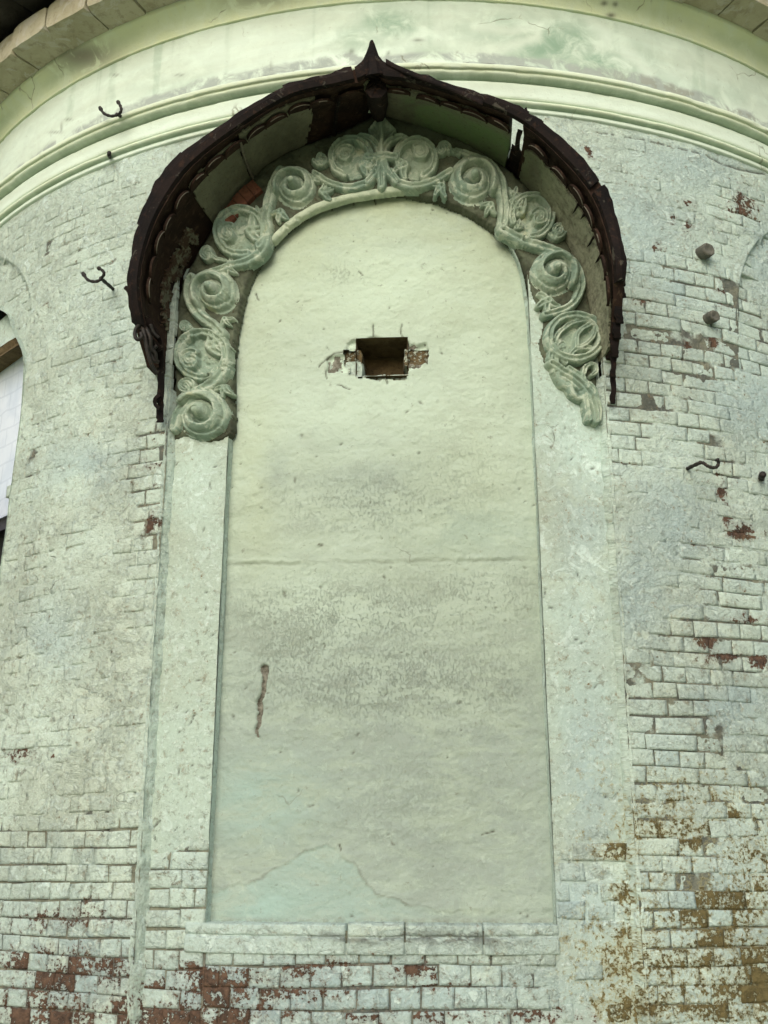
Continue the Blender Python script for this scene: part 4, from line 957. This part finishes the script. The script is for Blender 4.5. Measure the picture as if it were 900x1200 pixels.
# rim of folded sheet, in lapped lengths
def rim(t0, t1, lift, name='rim_strip'):
    i = np.where((tt >= t0 - 1e-6) & (tt <= t1 + 1e-6))[0]; k = len(i)
    e = np.linspace(0, 1, k)
    ra = ro2[i]; rb = ri2[i]; cen = np.array([447, 330.]); 
    oo = (ra - rb); oo /= np.linalg.norm(oo, axis=1)[:, None]
    jag = (fbm(tt[i] * 4.3, tt[i] * 0 + lift * 90, 150, 4, .7) - .5)[:, None] * 6
    pts = []
    for f, dr in ((1.0, .016), (.55, .024), (.15, .016), (.1, -.004), (.5, -.03), (1.0, -.07)):
        q = rb + (ra - rb) * f + oo * (lift * 0 + (jag if f == 1.0 else 0) + (3.0 * lift if f > .5 else 0)); ph_, v_ = at(q[:, 0], q[:, 1], pp[i]); pts.append(pos(ph_, v_, pp[i] + dr + lift * .004))
    A = np.stack(pts, 1); m = A.shape[1]; V = A.reshape(-1, 3); F = []
    for a in range(k - 1):
        for b in range(m): F.append((a * m + b, a * m + (b + 1) % m, (a + 1) * m + (b + 1) % m, (a + 1) * m + b))
    F += [tuple(range(m))[::-1], tuple(range((k - 1) * m, k * m))]
    make(name, V, F, M_RUST, hood, uv=None, smooth_=False)
for j, (a, b) in enumerate([(2.0, 4.2), (4.1, 6.05), (6.0, 8.05), (8.0, 9.6), (9.55, 11.0), (11.0, 12.9), (12.85, 15.14), (15.10, 17.1), (17.05, 19.2)]):
    rim(a, b, (0, .4, -.1, .5, .2, .1, 0, -.2, .3, -.5, .8, .5, .1, .3, 0)[j])
# scallops: half-round plates overlapping along the inside of the rim
def frame(t, s):
    k = min(int(np.searchsorted(tt, t)), NT - 2); G = soffit(np.array([s, min(s + .05, 1)]))
    p0 = G[k, 0]; T = G[min(k + 1, NT - 1), 0] - G[k - 1, 0]; T /= np.linalg.norm(T); O = G[k, 1] - G[k, 0]; O /= np.linalg.norm(O) + 1e-9
    O = O - T * (O @ T); O /= np.linalg.norm(O); Nn = np.cross(T, O); c = np.array([AX, AY, p0[2]])
    inn = pt(447, 330, .15) - p0
    if Nn @ inn < 0: Nn = -Nn
    return p0, T, O, Nn
arc = np.r_[0, np.cumsum(np.linalg.norm(np.diff(RI3, axis=0), axis=1))]
t_at = lambda L: float(np.interp(L, arc, tt))
L0, L1 = float(np.interp(2.6, tt, arc)), float(np.interp(19.2, tt, arc))
nsc = int((L1 - L0) / .112)
for k in range(nsc):
    t = t_at(L0 + (k + .5) * (L1 - L0) / nsc)
    if 10.5 < t < 11.6 or 14.7 < t < 15.25: continue
    p0, T, O, Nn = frame(t, .76); r = .060 * random.uniform(.92, 1.08)
    a = np.linspace(-.1, math.pi + .1, 13); V = []
    for h, rr_ in ((.002, 1.0), (.012, 1.0), (.012, .90), (.008, .86)):
        V += [p0 + Nn * (h + .014 + .004 * (k % 2)) + T * math.cos(q) * r * rr_ + O * (math.sin(q) * r * rr_ * 1.0) for q in a]
    n = len(a); V.append(p0 + Nn * .022 - O * .01); F = []
    for b in range(3):
        for q in range(n - 1): F.append((b * n + q, b * n + q + 1, (b + 1) * n + q + 1, (b + 1) * n + q))
    for q in range(n - 1): F.append((3 * n + q, 3 * n + q + 1, 4 * n))
    sc = make('scallop', np.array(V), F, M_BROWN, hood, uv=None, smooth_=False)
    if random.random() < .62:
        e0, e1 = sorted((random.uniform(.1, 1.2), random.uniform(1.6, 3.0))); aa = np.linspace(e0, e1, 10)
        Vt, Ft = tube([p0 + Nn * (.028 + .004 * (k % 2)) + T * math.cos(q) * r * .96 + O * math.sin(q) * r * .96 for q in aa], .0022, 5); make('lit_edge', Vt, Ft, M_EDGE, sc, uv=None)  # pale tube paints the light caught along the scallop edge
# plaster lining left on the soffit, with ragged edges
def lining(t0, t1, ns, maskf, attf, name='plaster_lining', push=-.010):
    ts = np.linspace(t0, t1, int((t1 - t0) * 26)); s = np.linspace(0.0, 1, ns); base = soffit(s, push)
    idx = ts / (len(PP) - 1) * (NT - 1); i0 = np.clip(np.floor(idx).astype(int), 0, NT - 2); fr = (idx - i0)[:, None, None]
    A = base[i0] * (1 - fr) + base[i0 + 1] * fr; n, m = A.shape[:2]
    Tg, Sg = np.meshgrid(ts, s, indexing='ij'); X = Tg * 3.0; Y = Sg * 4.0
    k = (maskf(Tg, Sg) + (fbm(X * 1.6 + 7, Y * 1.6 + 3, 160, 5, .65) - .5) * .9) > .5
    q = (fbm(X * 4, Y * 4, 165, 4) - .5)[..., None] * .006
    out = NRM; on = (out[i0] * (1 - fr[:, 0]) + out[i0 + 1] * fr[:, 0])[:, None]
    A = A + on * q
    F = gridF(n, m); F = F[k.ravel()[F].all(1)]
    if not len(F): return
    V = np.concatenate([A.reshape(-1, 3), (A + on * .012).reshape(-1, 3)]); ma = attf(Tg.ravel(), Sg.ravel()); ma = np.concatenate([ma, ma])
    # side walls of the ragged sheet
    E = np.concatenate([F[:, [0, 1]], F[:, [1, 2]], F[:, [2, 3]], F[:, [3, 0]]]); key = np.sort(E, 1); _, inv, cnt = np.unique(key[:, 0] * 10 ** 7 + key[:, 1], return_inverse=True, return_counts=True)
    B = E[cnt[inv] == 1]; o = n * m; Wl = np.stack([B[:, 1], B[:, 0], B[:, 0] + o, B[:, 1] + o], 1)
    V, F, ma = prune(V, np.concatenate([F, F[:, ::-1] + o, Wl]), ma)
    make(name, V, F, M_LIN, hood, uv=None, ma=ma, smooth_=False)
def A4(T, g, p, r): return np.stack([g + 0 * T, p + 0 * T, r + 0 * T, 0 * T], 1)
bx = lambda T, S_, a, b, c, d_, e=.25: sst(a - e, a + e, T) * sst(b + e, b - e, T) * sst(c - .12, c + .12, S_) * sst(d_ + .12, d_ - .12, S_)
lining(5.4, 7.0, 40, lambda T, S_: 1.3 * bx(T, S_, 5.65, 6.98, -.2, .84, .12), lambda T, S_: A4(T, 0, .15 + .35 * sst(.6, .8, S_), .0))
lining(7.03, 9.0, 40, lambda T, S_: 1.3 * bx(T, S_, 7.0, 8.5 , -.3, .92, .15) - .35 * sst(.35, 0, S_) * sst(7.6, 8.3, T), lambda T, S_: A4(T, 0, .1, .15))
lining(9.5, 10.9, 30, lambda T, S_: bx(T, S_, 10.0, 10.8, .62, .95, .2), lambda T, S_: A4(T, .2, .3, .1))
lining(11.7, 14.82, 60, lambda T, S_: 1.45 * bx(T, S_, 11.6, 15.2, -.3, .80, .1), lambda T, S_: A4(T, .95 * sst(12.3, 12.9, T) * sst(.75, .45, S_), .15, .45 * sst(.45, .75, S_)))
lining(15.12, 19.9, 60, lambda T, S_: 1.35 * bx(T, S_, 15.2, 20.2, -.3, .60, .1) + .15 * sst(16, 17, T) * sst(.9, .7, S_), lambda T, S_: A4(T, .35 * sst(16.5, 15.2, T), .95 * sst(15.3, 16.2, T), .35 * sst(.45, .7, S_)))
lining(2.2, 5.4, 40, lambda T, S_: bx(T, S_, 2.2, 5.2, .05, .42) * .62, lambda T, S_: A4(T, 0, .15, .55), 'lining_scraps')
# battens across the soffit
for t in (7.02, 9.0, 11.55):
    k = int(round(t / (len(PP) - 1) * (NT - 1))); G = soffit(np.linspace(.02, .86, 10), -.022)[k]
    Vt, Ft = tube(G, .007 if t < 8 else .010, 6); make('batten', Vt, Ft, M_EDGE if t < 8 else M_RUST, hood, uv=None)
# the folded point
tipc = [(436, 52, .362), (437, 70, .36), (439, 88, .355), (441, 104, .30), (443, 122, .16), (444, 136, .03)]
Vt, Ft = tube([pt(x, y, d_) for x, y, d_ in tipc], [.012, .03, .042, .05, .045, .03], 7); make('ridge_fold', Vt, Ft, M_RUST, hood, uv=None, smooth_=False)
# peeled strip standing off the rim to the right of the point
sp_ = smooth([(452, 70), (468, 78), (490, 87), (520, 98), (548, 110), (566, 119)], 5)
A = np.stack([np.stack([pt(x, y - 3 + (fbm(np.array(x * .1), np.array(3.), 5) * 3), .372), pt(x, y + 4.5, .375)]) for x, y in sp_]); o_ = np.zeros_like(A); o_[..., 1] = 1
V, F = sheet(A, None, .012, o_); make('peeled_strip', V, F, M_RUST, hood, uv=None)
# torn iron lace and straps at the left foot
def strap(pts, wd, name, th=.008, n=5, mat=M_RUST):
    q = smooth([(x, y) for x, y, _ in pts], n); dr = smooth([(d_, d_) for _, _, d_ in pts], n)[:, 0]
    T = np.gradient(q, axis=0); T /= np.linalg.norm(T, axis=1)[:, None] + 1e-9; Nn = np.stack([-T[:, 1], T[:, 0]], 1)
    j = (fbm(np.arange(len(q)) * .9, np.full(len(q), wd), 170) - .5) * wd * .7
    a, b = q + Nn * (wd / 2 + j)[:, None], q - Nn * (wd / 2 - j * .4)[:, None]
    A = np.stack([np.stack([pt(x, y, d_) for (x, y), d_ in zip(a, dr)]), np.stack([pt(x, y, d_) for (x, y), d_ in zip(b, dr)])], 1); o2 = np.zeros_like(A); o2[..., 1] = 1
    V, F = sheet(A, None, th, o2); return make(name, V, F, mat, hood, uv=None, smooth_=False)
strap([(170, 372, .26), (183, 392, .20), (188, 420, .14), (188, 450, .10), (187, 478, .06), (187, 494, .05)], 8, 'hanging_strap', .012)
strap([(158, 352, .30), (161, 372, .28), (168, 385, .26), (178, 397, .22), (187, 410, .18)], 7, 'hanging_strap', .012)
strap([(187, 462, .10), (182, 466, .10), (182, 474, .09), (187, 478, .09)], 4, 'hanging_strap', .012)
for pl in ([(167, 378, .27), (160, 384, .27), (158, 392, .27), (161, 398, .27), (166, 395, .27), (165, 390, .27)], [(166, 380, .26), (170, 395, .25), (173, 412, .23), (178, 428, .20), (184, 438, .17)],
           [(171, 384, .25), (176, 396, .24), (177, 408, .22), (182, 414, .20), (183, 424, .18)], [(178, 396, .23), (172, 400, .23), (174, 408, .23)], [(184, 405, .20), (178, 412, .20), (180, 422, .19), (186, 424, .17)], [(176, 380, .24), (180, 390, .22), (186, 396, .2)]):
    P = smooth([(x, y) for x, y, _ in pl], 5); dd = smooth([(d_, d_) for _, _, d_ in pl], 5)[:, 0]
    Vt, Ft = tube(np.stack([pt(x, y, d_) for (x, y), d_ in zip(P, dd)]), .0085, 6); make('iron_scroll', Vt, Ft, M_IRON, hood, uv=None)
strap([(146, 336, .34), (152, 342, .33), (160, 352, .31)], 4.5, 'bent_spike', .012)
for x0, y0, x1, y1, d_, wd in ((724, 305, 728, 334, .30, 10), (724, 330, 729, 348, .27, 9), (722, 346, 726, 378, .24, 9), (721, 372, 723, 396, .20, 9), (717, 390, 721, 418, .16, 8), (718, 414, 718, 442, .11, 6), (718, 438, 718, 472, .06, 6)):
    strap([(x0, y0, d_), ((x0 + x1) / 2 + 1, (y0 + y1) / 2, d_), (x1, y1, d_ - .02)], wd, 'hanging_plate', .014)
for t, s_, L in ((16.7, .60, .06), (17.4, .56, .07), (18.0, .58, .05), (17.0, .64, .04)):
    p0, T, O, Nn = frame(t, s_); V = np.array([p0 + O * .03 + T * .012, p0 + O * .03 - T * .012, p0 - O * L + Nn * .02, p0 + Nn * .018 + O * .03]); make('torn_flap', V, [(0, 1, 2), (0, 2, 3), (1, 3, 2), (0, 3, 1)], M_RUST, hood, uv=None, smooth_=False)
strap([(617, 145, .34), (618, 134, .345), (616, 126, .35)], 2.5, 'bent_spike', .01)
strap([(618, 140, .345), (626, 140, .345), (634, 146, .345)], 9, 'torn_flap', .01)
strap([(610, 152, .33), (606, 166, .26), (608, 182, .16)], 6, 'torn_flap', .01)

# ------------------------------------------------------------------ iron hooks, pegs and pipe stubs fixed in the wall
def iron(name, label, cat, lines, rad, group=None):
    base = pt(*lines[0][0][:2], lines[0][0][2]); t = thing(name, label, cat, tuple(base), group)
    for nm, pl in zip(('shank', 'prong', 'prong'), lines):
        P = smooth([(x, y) for x, y, _ in pl], 6); dd = smooth([(d_, d_) for _, _, d_ in pl], 6)[:, 0]
        Q = np.stack([pt(x, y, d_) for (x, y), d_ in zip(P, dd)]); r = rad * (1 + .12 * np.sin(np.arange(len(Q)) * 1.7)); r = r * (1.0 if nm == 'shank' else .85)
        if nm == 'prong': r = r.copy(); r[-3:] *= 1.35
        Vt, Ft = tube(Q, r, 8); make(nm, Vt, Ft, M_IRON, t, uv=None)
    return t
HG = 'forged iron hooks in the wall'
iron('iron_hook', 'black forked iron hook on the pale frieze above the string course, upper left', 'hook', [[(147, 139, .0), (143, 137, .06), (137, 134, .12)], [(137, 135, .12), (130, 136, .125), (122, 133, .13), (117, 126, .13)], [(138, 135, .12), (142, 130, .125), (141, 124, .13), (138, 119, .13)]], .0085, HG)
iron('iron_hook', 'black forked iron hook with long shank left of the rusted hood', 'hook', [[(134, 340, -.01), (126, 333, .07), (118, 326, .14)], [(119, 327, .14), (112, 330, .15), (103, 328, .155), (97, 320, .16)], [(119, 326, .14), (122, 321, .15), (120, 317, .155), (115, 314, .16)]], .0085, HG)
iron('iron_hook', 'single black iron hook bent upward at its tip on the right wall', 'hook', [[(804, 550, -.01), (812, 546, .05), (821, 542, .10)], [(821, 542, .10), (825, 543, .11), (829, 546, .12), (835, 548, .125), (840, 547, .13), (842, 542, .135), (840, 538, .14)]], .0085, HG)
iron('iron_peg', 'short black iron peg sticking out at the right edge below the hook', 'peg', [[(892, 562, -.01), (893, 558, .03), (894, 556, .05)]], .014)
iron('iron_peg', 'tiny dark iron peg on the lower moulding of the string course', 'peg', [[(129, 184, .0), (128, 182, .05), (128, 179, .07)]], .010)
def stub(x, y, r, L, label):
    c = pt(x, y, 0); ph_, v_ = at(x, y, 0); a = pos(ph_, v_, 1) - pos(ph_, v_, 0); up = np.array([0, 0, 1.]); sd = np.cross(a, up)
    a = a + up * -.15
    pr = [(r * .95, -.02), (r * 1.02, L * .6), (r, L), (r * .86, L + .006), (r * .6, L + .003), (r * .3, L - .002), (0.001, L - .004)]; n = 14; V = []; F = []
    for k, (q, h) in enumerate(pr):
        for j in range(n):
            b = 2 * math.pi * j / n; w_ = 1 + .06 * math.sin(j * 2.3 + k); V.append(c + a * h + q * w_ * (math.cos(b) * sd + math.sin(b) * up))
    for k in range(len(pr) - 1):
        for j in range(n): F.append((k * n + j, k * n + (j + 1) % n, (k + 1) * n + (j + 1) % n, (k + 1) * n + j))
    tag(make('pipe_stub', np.array(V), F, M_PIPE, None, uv=None), label, 'pipe', 'pipe stubs in the right wall')
stub(822, 297, .034, .05, 'larger upper grey pipe stub jutting from the right brick wall')
stub(829, 374, .028, .05, 'smaller lower grey pipe stub jutting from the right brick wall')
